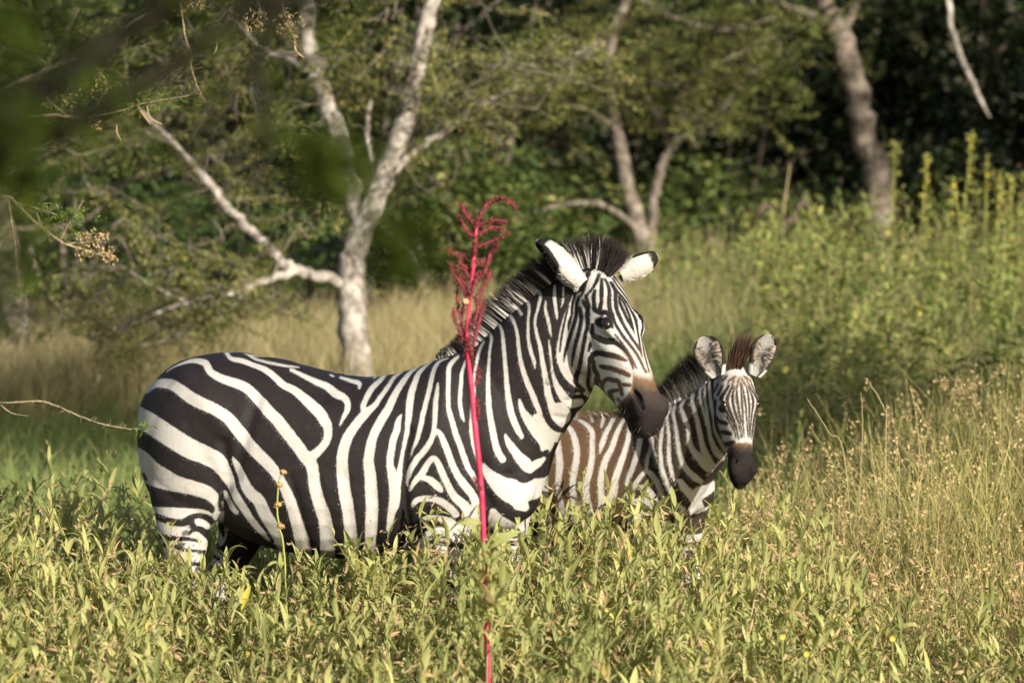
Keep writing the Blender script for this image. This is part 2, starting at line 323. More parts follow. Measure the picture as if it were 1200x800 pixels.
# ------------------------------------------------------------------ trees
def bark_mat(name, pale, dark, lichen, scale=1.0):
    k = NT(name); o = k.pos(); a = k.noise(9*scale, 5, o, .65); b = k.noise(38*scale, 3, k.mul(o, (1, 1, .5)))
    c = k.ramp(k.math('ADD', k.math('MULTIPLY', a, .65), k.math('MULTIPLY', b, .35)), [(.40, dark), (.52, tuple((np.array(pale)+np.array(dark))/2)), (.62, pale)])
    c = k.mix(k.math('MULTIPLY', k.math('SUBTRACT', k.noise(14*scale, 3, o), .56, clamp=True), 5, clamp=True), c, lichen)
    return k.principled(c, .85, k.bump(b, .6, .012), .15)
B_PALE = bark_mat("pale_lichened_bark", (.44, .39, .32), (.075, .06, .048), (.52, .50, .43))
B_GREY = bark_mat("grey_brown_bark", (.24, .195, .15), (.055, .043, .033), (.24, .23, .17))
B_DARK = bark_mat("dark_twig_bark", (.045, .036, .024), (.012, .010, .008), (.05, .048, .03))
B_SHADE = bark_mat("shaded_bough_bark", (.02, .017, .008), (.008, .007, .004), (.02, .022, .009))  # bark colour lowered to carry the shade the near boughs hang in
B_BUFF = bark_mat("buff_twig_bark", (.30, .24, .14), (.12, .09, .055), (.34, .32, .2), 4)
M_FEATHER = leaf_mat("acacia_leaflets", [(0, (.06, .09, .025)), (.5, (.15, .18, .045)), (.85, (.27, .27, .075)), (1, (.36, .31, .12))], .35, .2)
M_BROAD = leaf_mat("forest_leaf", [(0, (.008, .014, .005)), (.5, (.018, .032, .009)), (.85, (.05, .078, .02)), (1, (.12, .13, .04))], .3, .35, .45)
M_BUSH = leaf_mat("bush_leaf", [(0, (.035, .06, .015)), (.5, (.075, .115, .028)), (.85, (.15, .185, .05)), (1, (.28, .27, .09))], .35, .3, .45)
M_TUFT = leaf_mat("thorn_tree_leaflets", [(0, (.06, .12, .02)), (.6, (.13, .20, .03)), (1, (.25, .28, .06))], .35, .25)
M_BUFF = leaf_mat("dry_flower_clusters", [(0, (.42, .28, .15)), (.6, (.55, .40, .22)), (1, (.40, .30, .10))], .3, .2)
def path(Y, rows):
    """limb rows (sketch x, sketch y, radius[, how far behind Y]) to points and radii in metres"""
    return np.array([at(r[0], r[1], Y+(r[3] if len(r) > 3 else 0)) for r in rows]), np.array([r[2] for r in rows])
def twigs_from(P, R, n, ln, g, spread=1.0, lo=.3, flat=.5):
    """side twigs leaving a limb: list of point arrays"""
    S = spline(P, 6); out = []
    for _ in range(n):
        i = int((lo+(1-lo)*g.random())*(len(S)-2)); T = unit(S[i+1]-S[i]); a = g.normal(0, 1, 3); a[2] = a[2]*flat+.15
        d = unit(T*.6+unit(a)*spread); L = ln*g.uniform(.5, 1.2); pts = [S[i]]
        for q in range(4): d = unit(d+g.normal(0, .28, 3)*np.array([1, 1, flat])); pts.append(pts[-1]+d*L/4)
        out.append(np.array(pts))
    return out
def feather(mb, tw, per, g, size=(.02, .035), spread=.07, tint=(.5, .22)):
    """fine leaflets in flat sprays along twigs"""
    for t in tw:
        S = spline(t, 5); m = per; i = (g.random(m)**.7*(len(S)-1.01)).astype(int); T = unit(S[i+1]-S[i])
        s = unit(np.cross(T, np.array([0, 0, 1.])+g.normal(0, .25, 3))); sg = np.where(g.random(m) < .5, -1, 1)[:, None]
        B = S[i]+s*sg*g.uniform(0, spread, m)[:, None]+g.normal(0, .012, (m, 3)); D = T+s*sg*g.uniform(.2, 1, m)[:, None]+g.normal(0, .3, (m, 3))
        V, F, ii, tt = leaves(B, D, g.normal(0, .4, (m, 3))+np.array([0, 0, 1.]), g.uniform(*size, m), g.uniform(.008, .014, m), g.uniform(0, .6, m), .2, 2)
        mb.add(V, F, tint=np.clip(g.normal(*tint, m), 0, 1)[ii])
def limbs_mesh(limbs, n=10, lump=.05, wob=.06, seed=0):
    mb = MB()
    for j, (P, R) in enumerate(limbs): addtube(mb, P, R, n=n, lump=lump, wob=wob, k=5, seed=seed+j)
    return mb
def acacia(name, Y, bark, main, extra, label, seed, ntw=10, per=40, twl=.6, size=(.02, .035), dens=None, feath=M_FEATHER, group=None, cat="tree", tint=(.5, .22), sprays=()):
    """main = the trunk's rows, extra = rows of each limb; foliage along side twigs"""
    g = np.random.default_rng(seed); L = [path(Y, main)]+[path(Y, e) for e in extra]
    b0 = L[0][0][0]; root = thing(name, (b0[0], b0[1], 0), label, cat, group)
    limbs_mesh([(L[0][0], L[0][1]*(.85 if seed == 4 else 1))], 14, .06, .09, seed).build("trunk", bark, root)
    mb = limbs_mesh([(p_, r_*.85) for p_, r_ in L[1:]], 9, .09, .20, seed+5); lf = MB(); tw_mb = MB()
    for j, (P, R) in enumerate(L):
        q = (dens or {}).get(j, 1.0); tw = twigs_from(P, R, int(ntw*q), twl, g, 1.0, .35 if j else .6)
        for t in tw: addtube(tw_mb, t, np.linspace(.004, .0012, len(t)), n=4, k=3, wob=.2)
        tw2 = [u for t in tw for u in twigs_from(t, None, 2, twl*.5, g, .9, .3)]
        for t in tw2: addtube(tw_mb, t, np.linspace(.003, .0012, len(t)), n=3, k=2)
        feather(lf, tw+tw2, per, g, size, tint=tint)
    # flat feathery sprays: (sketch x, y, half width, half height, how many, depth)
    AP = np.vstack([spline(q_[0], 5) for q_ in L])
    for sx, sy, rx, ry, ns, dy in sprays:
        for _ in range(ns):
            c0 = at(sx+g.uniform(-rx, rx), sy+g.uniform(-ry, ry), Y+dy+g.normal(0, .35)); a = g.uniform(0, 6.28); dr = np.array([math.cos(a), .6*math.sin(a), g.normal(-.05, .22)]); p = [c0]
            for q in range(4): dr = unit(dr+g.normal(0, .22, 3)); p.append(p[-1]+dr*g.uniform(.06, .11))
            p = np.array(p); nr = AP[np.argmin(((AP-c0)**2).sum(1))]
            addtube(tw_mb, np.array([nr, (nr+c0)/2+g.normal(0, .04, 3), c0]), np.array([.0055, .004, .003]), n=4, k=4, wob=.15)
            addtube(tw_mb, p, np.linspace(.004, .001, 5), n=3, k=2); AP = np.vstack([AP, p[:3]])
            feather(lf, [p], per*2, g, size, .075, (tint[0]+g.normal(0, .13), tint[1]*.8))
    mb.build("branches", bark, root)
    if tw_mb.V: tw_mb.build("twigs", B_DARK if bark is not B_PALE else B_GREY, root)
    if lf.V: lf.build("crown", feath, root)
    return root
acacia("acacia_tree", 11, B_PALE,
 [(418,540,.098),(416,440,.084),(413,360,.078),(415,300,.073),(426,262,.067),(448,212,.062),(468,160,.057),(482,110,.052),(495,50,.048),(508,-10,.042),(522,-90,.036),(560,-190,.02)],
 [[(424,268,.07),(414,225,.068,.08),(402,182,.066,.15),(385,130,.065,.2),(370,80,.062,.25),(360,20,.058,.25),(350,-60,.045,.25),(320,-150,.02,.3)],
  [(411,338,.042),(380,326,.038,-.1),(350,318,.038,-.2),(335,311,.040,-.25),(315,290,.038,-.25),(290,268,.035,-.2),(265,240,.034,-.15),(235,205,.028,-.1),(205,170,.02,0),(180,145,.013,.1),(160,125,.006,.1)],
  [(350,317,.03,-.22),(310,328,.027,-.35),(280,340,.025,-.4),(245,350,.02,-.5),(215,352,.016,-.5),(180,335,.011,-.6),(140,310,.006,-.6)],
  [(285,340,.016,-.4),(250,350,.014,-.5),(222,380,.012,-.5),(200,396,.009,-.5),(160,406,.005,-.5)],
  [(255,350,.014,-.45),(200,360,.011,-.6),(160,378,.009,-.6),(105,398,.005,-.6)],
  [(292,338,.012,-.38),(255,374,.010,-.4),(222,368,.006,-.4)],
  [(452,210,.034),(480,182,.028,.1),(505,165,.025,.15),(530,148,.022,.2),(560,125,.019,.2),(585,112,.017,.2),(604,105,.015,.2),(606,82,.013,.2),(625,75,.011,.2),(660,70,.008,.2),(700,50,.004,.2)],
  [(440,228,.022,.0),(436,190,.02,.1),(430,150,.017,.2),(440,110,.013,.3),(470,95,.008,.3)],
  [(372,90,.025,.25),(340,70,.02,.3),(310,60,.016,.4),(270,20,.01,.4)]],
 "pale barked acacia forking low just behind the back of the adult zebra", 3, ntw=5, per=42, twl=.5, size=(.022, .04), dens={0: 1.2, 1: 1.2, 2: 1.6, 3: 2.4, 4: 1.5, 5: 1.5, 6: .8, 7: 1.2}, tint=(.70, .3),
 sprays=[(480, 30, 110, 50, 34, .3), (540, 120, 70, 60, 26, .3), (420, 110, 60, 90, 26, .4), (500, 200, 50, 40, 12, .4), (560, 115, 60, 40, 24, .0), (640, 75, 50, 30, 16, .0), (280, 60, 110, 70, 34, .5), (180, 110, 110, 70, 26, .5), (280, 180, 90, 60, 20, .4), (130, 220, 90, 60, 15, .3), (200, 290, 90, 40, 18, -.2), (190, 340, 100, 40, 34, -.5), (130, 380, 60, 30, 14, -.5), (300, 340, 50, 30, 10, -.4), (40, 120, 60, 100, 12, .6), (340, 240, 50, 50, 14, .3)])
acacia("acacia_tree", 18, B_GREY,
 [(770,365,.10),(757,295,.085),(745,255,.07),(735,215,.062),(725,165,.056),(717,120,.05),(712,80,.042),(722,30,.034),(742,-30,.03),(755,-110,.02)],
 [[(760,300,.05),(764,255,.046),(768,220,.043),(776,192,.04),(790,170,.036),(812,155,.031),(838,135,.028),(855,115,.024),(875,90,.02),(900,75,.012),(925,60,.006)],
  [(752,272,.03),(730,255,.028,-.1),(705,240,.026,-.2),(680,238,.022,-.3),(650,242,.016,-.4),(620,250,.011,-.5),(585,262,.006,-.5)],
  [(785,178,.02),(798,140,.017,-.1),(795,115,.014,-.2),(812,92,.009,-.2)],
  [(742,-20,.036),(722,28,.04,-.2),(692,60,.036,-.3),(660,72,.032,-.4),(630,82,.024,-.4),(600,98,.012,-.4)],
  [(716,110,.02),(745,95,.018,-.2),(790,100,.014,-.4),(850,70,.01,-.5),(905,45,.006,-.5)],
  [(722,150,.016),(690,130,.013,-.2),(650,120,.009,-.3),(615,128,.005,-.3)],
  [(735,-10,.02),(790,20,.016,-.2),(850,35,.012,-.3),(910,20,.006,-.3)]],
 "grey two stemmed acacia with a flat feathery crown above the ears of the adult zebra", 4, ntw=6, per=32, twl=.6, size=(.024, .042), dens={0: 1.4, 1: 1.4, 2: .8, 5: 2.0, 6: 1.6, 7: 1.8, 4: 1.6}, tint=(.66, .22),
 sprays=[(700, 70, 90, 60, 46, -.2), (800, 90, 110, 60, 70, -.2), (880, 70, 60, 50, 26, -.3), (770, 20, 120, 40, 46, -.2), (640, 130, 50, 40, 18, -.2), (800, 140, 60, 25, 12, -.1), (640, 245, 50, 18, 8, -.4)])
acacia("acacia_tree", 18.5, B_GREY,
 [(1038,350,.125),(1032,285,.108),(1030,235,.102),(1026,195,.096),(1012,155,.092),(1005,115,.09),(996,80,.086),(985,45,.08),(972,15,.068),(955,-20,.05),(930,-80,.03)],
 [[(984,45,.05),(1000,10,.045),(1030,-35,.035),(1060,-90,.02)],[(976,26,.045),(945,16,.036,-.1),(915,6,.028,-.1),(880,-10,.016,-.1),(840,-20,.008,-.1)],[(1018,165,.014),(1000,120,.012,.2),(1010,70,.008,.3)]],
 "grey trunk leaning in a slow curve before the dark forest at right", 5, ntw=5, per=30, twl=.6, tint=(.35, .2), sprays=[(960, 10, 90, 25, 24, 0)])
acacia("acacia_tree", 13, B_GREY,
 [(20,500,.105),(17,420,.095),(13,350,.088),(6,290,.082),(-5,230,.076),(-20,150,.066),(-30,60,.05),(-20,-60,.03)],
 [[(2,265,.022),(60,268,.02,.1),(105,254,.018,.1),(130,228,.016,.1),(160,208,.014,.1),(200,195,.01,.1),(240,170,.005,.1)],[(-12,190,.03),(20,130,.025,.2),(60,70,.02,.3),(90,10,.012,.3)],[(-22,120,.025),(40,90,.02,-.1),(110,60,.015,-.1),(170,20,.008,-.1)],[(-10,210,.02),(40,190,.016,.3),(90,150,.012,.4),(140,110,.006,.4)]],
 "blurred grey trunk and feathery boughs at the left edge of the picture", 6, ntw=6, per=44, twl=.6, size=(.022, .04), tint=(.45, .25), sprays=[(60, 60, 90, 70, 40, .2), (60, 180, 90, 60, 24, .2), (40, 300, 60, 40, 10, .3)])
g_ = acacia("bare_tree", 17, B_PALE,
 [(1330,350,.13),(1326,200,.115),(1312,60,.10),(1290,-60,.08),(1260,-190,.05)],
 [[(1298,-30,.04),(1240,-100,.034),(1180,-120,.03),(1130,-90,.026),(1110,-40,.023),(1112,10,.023),(1117,40,.023),(1128,72,.023),(1138,92,.022),(1148,115,.018),(1160,138,.007)],[(1128,70,.008),(1134,78,.006),(1140,76,.003)]],
 "white dead limb hanging down against the dark forest at top right", 7, ntw=0, per=1, twl=.3)

# bushes and small trees of the forest edge, each with its own stems and crown
def leafy(name, px, Y, w, h, z0, n, label, mat, seed, lsz=(.06, .11), tint=(.4, .25), ncl=46, deep=.8, trunk_r=.05, group="bushes and trees of the forest edge"):
    g = np.random.default_rng(seed); x = (px-600)/FPX*(Y+14); root = thing(name, (x, Y, 0), label, "bush" if "bush" in name else "tree", group)
    st = MB(); cl = []
    for q in range(ncl):
        while True:
            p = g.uniform(-1, 1, 3)
            if p @ p < 1: break
        cl.append(np.array([x+p[0]*w, Y+p[1]*w*deep, z0+(h-z0)*(p[2]*.5+.5)]))
    cl = np.array(cl)
    for q in range(7):
        e = cl[g.integers(len(cl))]; b = np.array([x+g.normal(0, .06), Y+g.normal(0, .06), -.03]); m_ = (b+e)/2+np.array([g.normal(0, .1), 0, .15*h])
        addtube(st, np.array([b, m_, e]), np.array([trunk_r*(1 if q == 0 else .55), trunk_r*.5, .008]), n=7, k=6, lump=.05, wob=.1, seed=q)
    st.build("stems", B_GREY if seed % 2 else B_DARK, root)
    kk = g.integers(0, len(cl), n); B = cl[kk]+g.normal(0, 1, (n, 3))*np.array([.17, .17, .12])*(w/1.2)**.5
    a = g.uniform(0, 6.283, n); D = np.column_stack([np.cos(a), np.sin(a), g.uniform(-.9, .4, n)]); N = np.column_stack([g.normal(0, .5, (n, 2)), np.ones(n)])
    L = g.uniform(*lsz, n); V, F, i, t = leaves(B, D, N, L, L*g.uniform(.38, .6, n), g.uniform(0, .9, n), .2, 2)
    ct = g.normal(0, .12, len(cl)); lf = MB(); lf.add(V, F, tint=np.clip(g.normal(*tint, n)+ct[kk], 0, 1)[i]); lf.build("crown", mat, root); return root
EDGE = [
 ("bush", 520, 16.0, .85, 1.35, .15, 4200, "bright green bush low behind the white tree trunk and the red flower spike", M_BUSH, 21, (.05,.10), (.6,.22)),
 ("bush", 640, 18.5, .75, 1.15, .1, 3200, "light green bush filling the gap under the middle acacia", M_BUSH, 22, (.06,.11), (.6,.2)),
 ("bush", 850, 19.0, .8, 1.05, .05, 3800, "leafy pale green bush right of the stem of the middle acacia", M_BUSH, 23, (.07,.12), (.7,.2)),
 ("bush", 940, 19.5, .75, .95, .05, 3000, "mid green bush between the middle acacia and the leaning trunk", M_BUSH, 24, (.06,.11), (.45,.2)),
 ("bush", 1110, 20, .9, 1.2, .05, 3600, "dark green bush right of the leaning trunk under the dead limb", M_BROAD, 25, (.06,.12), (.6,.25)),
 ("bush", 265, 15.5, .8, 1.1, .1, 3200, "olive bush in shade under the low limb of the white acacia", M_BUSH, 26, (.04,.08), (.25,.2)),
 ("bush", 90, 17, .9, 1.2, .1, 3200, "shaded bush behind the twig with buff flowers at left", M_BUSH, 27, (.05,.09), (.2,.2)),
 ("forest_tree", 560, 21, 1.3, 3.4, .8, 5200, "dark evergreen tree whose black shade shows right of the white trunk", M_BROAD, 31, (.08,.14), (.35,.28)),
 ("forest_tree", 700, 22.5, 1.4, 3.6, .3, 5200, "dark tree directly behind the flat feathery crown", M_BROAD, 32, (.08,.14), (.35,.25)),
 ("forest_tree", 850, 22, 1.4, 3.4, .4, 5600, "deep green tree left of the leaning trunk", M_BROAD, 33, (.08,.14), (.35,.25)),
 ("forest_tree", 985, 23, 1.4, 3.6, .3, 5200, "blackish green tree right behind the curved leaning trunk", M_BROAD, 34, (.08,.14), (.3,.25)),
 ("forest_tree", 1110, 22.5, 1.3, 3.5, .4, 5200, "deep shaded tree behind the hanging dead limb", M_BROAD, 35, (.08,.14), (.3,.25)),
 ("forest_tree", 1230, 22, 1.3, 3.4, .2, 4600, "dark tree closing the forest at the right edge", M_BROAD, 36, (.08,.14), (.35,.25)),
 ("forest_tree", 430, 20, 1.3, 3.2, .6, 5200, "green tree behind the fork of the white acacia", M_BROAD, 37, (.06,.11), (.4,.25)),
 ("forest_tree", 290, 21, 1.3, 3.2, .5, 4800, "dim olive tree behind the second stem of the white acacia", M_BROAD, 38, (.06,.11), (.35,.25)),
 ("forest_tree", 140, 21.5, 1.3, 3.4, .4, 4800, "dusky tree behind the near dark boughs at upper left", M_BROAD, 39, (.06,.11), (.3,.25)),
 ("forest_tree", 10, 20, 1.2, 3.2, .2, 4400, "shaded tree behind the grey trunk at the left edge", M_BROAD, 40, (.06,.11), (.3,.25)),
]
for a in EDGE: leafy(*a)
# the closed forest beyond, one mass
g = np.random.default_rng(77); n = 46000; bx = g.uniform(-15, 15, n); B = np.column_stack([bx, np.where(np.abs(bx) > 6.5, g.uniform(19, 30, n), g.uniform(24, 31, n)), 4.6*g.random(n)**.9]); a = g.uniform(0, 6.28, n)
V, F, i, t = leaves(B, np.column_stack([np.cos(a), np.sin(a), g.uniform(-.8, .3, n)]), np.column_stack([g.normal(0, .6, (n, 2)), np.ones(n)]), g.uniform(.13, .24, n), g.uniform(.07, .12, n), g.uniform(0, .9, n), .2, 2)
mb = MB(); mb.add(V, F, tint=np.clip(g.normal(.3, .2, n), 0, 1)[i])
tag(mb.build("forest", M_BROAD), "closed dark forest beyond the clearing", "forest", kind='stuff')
# tall trees outside the picture on the right whose shade lies on the weeds and the forest edge
leafy("shade_tree", 600+FPX*6.8/13.1, -.9, 1.5, 5.4, 3.6, 4200, "tall tree in the clearing to the right of the zebras", M_BUSH, 51, (.14,.24), ncl=60, trunk_r=.16, group="tall trees right of the clearing")
leafy("shade_tree", 600+FPX*11.2/23.5, 9.5, 2.6, 8.0, 4.2, 6500, "broad tall tree at the right side of the clearing by the forest", M_BUSH, 52, (.16,.28), ncl=80, trunk_r=.2, group="tall trees right of the clearing")

leafy("shade_tree", 600+FPX*2.5/15.4, 1.4, 1.15, 5.0, 3.5, 2600, "slender tall tree just outside the clearing behind the foal", M_BUSH, 53, (.12,.2), ncl=40, trunk_r=.08, group="tall trees right of the clearing")

# ------------------------------------------------------------------ thorny sapling at the left, its twigs reaching into the picture
def sapling():
    Y = 2.0; root = thing("thorn_tree", at(-300, 600, Y)*np.array([1, 1, 0]), "thin thorny twigs with buff flower clusters reaching in from the left", "tree")
    g = np.random.default_rng(9); tr = [path(Y, [(-300,840,.05),(-296,600,.046),(-300,400,.042),(-290,200,.036),(-260,0,.03),(-220,-150,.02)])]
    limbs_mesh(tr, 10).build("trunk", B_GREY, root)
    br = [[(-298,420,.012),(-100,262,.009),(0,232,.007),(20,239,.006),(45,264,.0055),(75,285,.005),(105,295,.004),(132,304,.002)],
          [(14,236,.004),(40,243,.003),(68,252,.0015)],[(42,248,.0035),(50,268,.003),(60,285,.002)],[(70,282,.003),(85,255,.0025),(98,235,.0015)],[(75,286,.003),(100,284,.003),(125,284,.001)],
          [(10,236,.004),(18,290,.003),(22,335,.0028),(33,362,.0015)],
          [(-290,200,.012),(-120,150,.009),(40,136,.007),(90,138,.006),(140,130,.004),(165,122,.003),(222,112,.0015)],[(80,137,.003),(60,120,.002),(45,108,.001)],[(110,135,.003),(120,112,.002),(128,95,.001)],
          [(-250,-40,.012),(0,-60,.01),(150,-50,.007),(205,-25,.005),(212,12,.0045),(217,42,.004),(222,60,.004),(224,78,.004),(232,104,.0035),(240,118,.002)],
          [(150,-50,.006),(250,-30,.005),(300,0,.004),(303,22,.002)],[(270,-24,.005),(320,-15,.004),(336,25,.002)],[(336,20,.003),(345,45,.002),(352,66,.001)]]
    mb = MB()
    for b in br:
        P, R = path(Y, b); addtube(mb, P, R, n=6, k=5, lump=.12, wob=.25)
        for t in twigs_from(P, R, 14, .045, g, 1.2, .35, 1): addtube(mb, t, np.linspace(.0016, .0005, len(t)), n=3, k=1)
    low = np.array([at(-300,500,1.9), at(-150,455,.8), at(-40,470,-.2), at(0,472,-.4), at(45,470,-.42), at(72,478,-.43), at(100,490,-.44), at(130,499,-.44), at(161,504,-.44)])
    addtube(mb, low, np.array([.012,.009,.005,.0034,.0034,.0032,.003,.0026,.002]), n=6, k=5, lump=.15, wob=.25)
    l2 = np.array([at(0,474,-.4), at(14,484,-.41), at(32,487,-.42)]); addtube(mb, l2, np.array([.0025,.002,.001]), n=5, k=4)
    for t in twigs_from(low[3:], None, 40, .022, g, 1.3, .05, 1): addtube(mb, t, np.linspace(.0014, .0004, len(t)), n=3, k=1)
    mb.build("branches", B_BUFF, root)
    def clump(m, c, rr, n, L, W, tn, Yc=Y):
        c = at(*c, Yc); B = c+g.normal(0, 1, (n, 3))*np.array(rr)/ppm(Yc); D = g.normal(0, 1, (n, 3))+np.array([0, 0, .2])
        V, F, i, t = leaves(B, D, g.normal(0, 1, (n, 3)), g.uniform(*L, n), g.uniform(*W, n), g.uniform(0, 1.8, n), .35, 3); m.add(V, F, tint=np.clip(g.normal(*tn, n), 0, 1)[i])
    fl, gr = MB(), MB()
    for c, r, n in (((100,280),(5,4,4),45),((116,278),(5,4,4),40),((127,300),(6,5,4),70),((105,294),(9,4,4),60),((120,104),(10,7,8),60),((50,112),(8,5,6),40),((80,116),(6,5,6),30),((109,145),(4,5,4),22),((300,24),(9,8,8),80),((337,28),(9,7,8),80),((290,32),(3,4,3),14),((214,8),(7,5,5),24),((235,8),(4,4,4),14)):
        fl = MB(); clump(fl, c, r, n, (.008, .02), (.004, .009), (.45, .3)); fl.build("flower_cluster", M_BUFF, root)
    for c, r, n in (((85,262),(14,12,8),110),((60,250),(14,6,8),70),((92,250),(6,10,6),60),((195,115),(18,3,6),110),((40,150),(14,6,8),60),((20,345),(8,10,6),40),((150,125),(14,4,6),40),((60,125),(25,10,12),110),((222,66),(4,26,4),60)):
        clump(gr, c, r, n, (.012, .03), (.003, .006), (.5, .25))
    clump(gr, (168, 500), (5, 4, 4), 34, (.012, .03), (.003, .006), (.6, .2), -.44)
    for a, b, c in (((160,122),(166,132),(176,146)),((172,124),(176,138),(190,146)),((137,146),(137,155),(142,166)),((345,48),(347,60),(356,68)),((254,50),(253,58),(250,63))):
        pd = MB(); addtube(pd, np.array([at(*a, Y), at(*b, Y), at(*c, Y)]), np.array([.002, .004, .0015]), n=6, k=5, attr={"tint": .3}); pd.build("seed_pod", M_BUFF, root)
    gr.build("crown", M_TUFT, root)
sapling()

# ------------------------------------------------------------------ near tree whose boughs hang out of focus over the upper left
def near_tree():
    g = np.random.default_rng(15); root = thing("overhanging_tree", (-1.65, -9.7, 0), "dark boughs with green leaves hanging very near and blurred across the upper left", "tree")
    tr = [(np.array([(-1.65,-9.7,-.02),(-1.62,-9.7,1.2),(-1.55,-9.75,2.2),(-1.4,-9.85,3.0),(-1.0,-10.2,3.6)]), np.array([.12,.1,.085,.07,.05]))]
    limbs_mesh(tr, 12).build("trunk", B_DARK, root)
    def W(px, py, Y=-9.6): return at(px, py, Y)
    br = [(np.array([(-1.52,-9.8,2.45), W(-240,230), W(-60,170), W(60,100), W(130,48), W(215,-5), W(330,-90)]), [.03,.02,.016,.0145,.013,.010,.006]),
          (np.array([W(-240,230), W(-60,190), W(60,158), W(150,108), W(230,58), W(300,-5), W(360,-60)]), [.018,.013,.011,.0105,.009,.007,.004]),
          (np.array([(-1.4,-9.85,3.0), W(0,-130), W(200,-60), W(330,-12), W(420,-22), W(520,-60)]), [.03,.022,.018,.014,.010,.005]),
          (np.array([W(330,-14), W(318,30), W(300,75), W(308,140), W(305,230)]), [.010,.009,.007,.005,.003]),
          (np.array([W(305,60), W(270,105), W(240,150), W(225,220)]), [.004,.0035,.003,.0015]),
          (np.array([W(-240,230), W(-90,300), W(-30,380)]), [.012,.006,.003]),
          (np.array([(-1.0,-10.2,3.6),(-.1,-11.2,3.9),(.6,-11.9,3.9),(1.2,-12.3,3.8)]), [.05,.04,.03,.015]), (np.array([(-1.0,-10.2,3.6),(.0,-10.9,3.7),(.8,-11.3,3.6)]), [.04,.03,.012])]
    mb = MB()
    for P, R in br: addtube(mb, P, np.array(R)*1.15, n=7, k=5, lump=.06, wob=.1)
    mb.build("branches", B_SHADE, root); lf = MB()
    def cl(c, r, n, L=(.02, .04)):
        B = c+g.normal(0, 1, (n, 3))*np.asarray(r); V, F, i, t = leaves(B, g.normal(0, 1, (n, 3)), g.normal(0, .5, (n, 3))+np.array([0, 0, 1]), g.uniform(*L, n), g.uniform(.008, .014, n), g.uniform(0, .8, n), .2, 2); lf.add(V, F, tint=np.clip(g.normal(.4, .25, n), 0, 1)[i])
    for x, y, r, n in ((-6,60,.016,90),(0,150,.018,90),(-4,250,.016,80),(-8,330,.014,60),(60,60,.02,50),(75,20,.02,50),(10,10,.02,90),(385,198,.013,46),(408,212,.011,30),(472,276,.013,44),(455,290,.010,22),(368,184,.009,18),(60,130,.02,40),(150,125,.016,26),(250,55,.016,30),(240,130,.018,16),(225,180,.018,14),(430,-4,.016,40),(360,-10,.02,60),(290,-8,.02,50),(200,-10,.02,50),(120,70,.02,30),(310,120,.012,20),(120,150,.02,20),(20,200,.016,50)):
        cl(W(x, y, -9.6+g.normal(0, .06)), r*1.35, int(n*(1.9 if 360 < x < 490 and y > 100 else 1.0 if x < 40 else .62)), (.022, .045))
    for q in range(46): cl(np.array([g.uniform(-.9, 1.5), g.uniform(-12.6, -10.0), g.uniform(2.85, 3.9)]), .18, 60, (.05, .09))
    for q in range(12): cl(np.array([g.uniform(-2.0, -.9), g.uniform(-10.4, -9.2), g.uniform(2.9, 4.0)]), .16, 50, (.05, .09))
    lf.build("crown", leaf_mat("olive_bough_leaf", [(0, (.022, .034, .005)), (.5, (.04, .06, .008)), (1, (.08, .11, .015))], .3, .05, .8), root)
near_tree()
# ------------------------------------------------------------------ zebras
def coat_mat(name, black, tip, white, soft):
    """white and dark hair parted along the stripe edges stored on the skin (attribute stripe, + is dark)"""
    k = NT(name); o = k.pos()
    st = k.math('ADD', k.attr("stripe"), .4); hair = k.noise(260, 3, k.mul(o, (1, 1, .35))); rag = k.noise(70, 2, o)
    st = k.math('ADD', st, k.math('ADD', k.math('MULTIPLY', k.math('SUBTRACT', hair, .5), 2.2*soft), k.math('MULTIPLY', k.math('SUBTRACT', rag, .5), 1.3*soft)))
    f = k.math('SMOOTHSTEP', st, -1, 1) if False else k.math('MULTIPLY_ADD', st, .5/soft, .5, clamp=True)
    big = k.noise(7, 4, o); dust = k.noise(24, 5, o, .7)
    w = k.mix(k.math('MULTIPLY', big, .55), white, tuple(np.array(white)*(.84, .80, .72)))
    w = k.mix(k.math('MULTIPLY', k.math('SUBTRACT', dust, .55, clamp=True), 3.0, clamp=True), w, (.29, .245, .185))
    b = k.mix(k.attr("brown"), black, tip); b = k.mix(k.math('MULTIPLY', hair, .12), b, tuple(np.array(tip)*.9))
    b = k.mix(k.math('MULTIPLY', k.math('SUBTRACT', dust, .56, clamp=True), .5, clamp=True), b, (.10, .085, .07))
    c = k.mix(f, w, b)
    mz = k.attr("muzzle"); mcol = k.ramp(k.math('ADD', mz, k.math('MULTIPLY', k.math('SUBTRACT', rag, .5), .25)), [(0.0, (.15, .088, .042)), (.28, (.11, .063, .033)), (.5, (.042, .031, .025)), (1.0, (.018, .0145, .013))])
    c = k.mix(k.math('MULTIPLY_ADD', mz, 5.0, k.math('MULTIPLY', k.math('SUBTRACT', hair, .55), 1.0), clamp=True), c, mcol)
    c = k.mix(k.attr("skin"), c, (.012, .01, .01))
    h = k.math('ADD', k.math('MULTIPLY', hair, .6), dust)
    return k.principled(c, k.math('MULTIPLY_ADD', mz, -.04, .66), k.bump(h, .45, .005), k.math('MULTIPLY_ADD', mz, -.12, .14, clamp=True))
def hair_mat(name, dark, light):
    k = NT(name); c = k.mix(k.attr("pale"), dark, light); return k.principled(c, .5, None, .25)
M_EYE = NT("wet_eye").principled((.012, .007, .004), .08, None, .6)

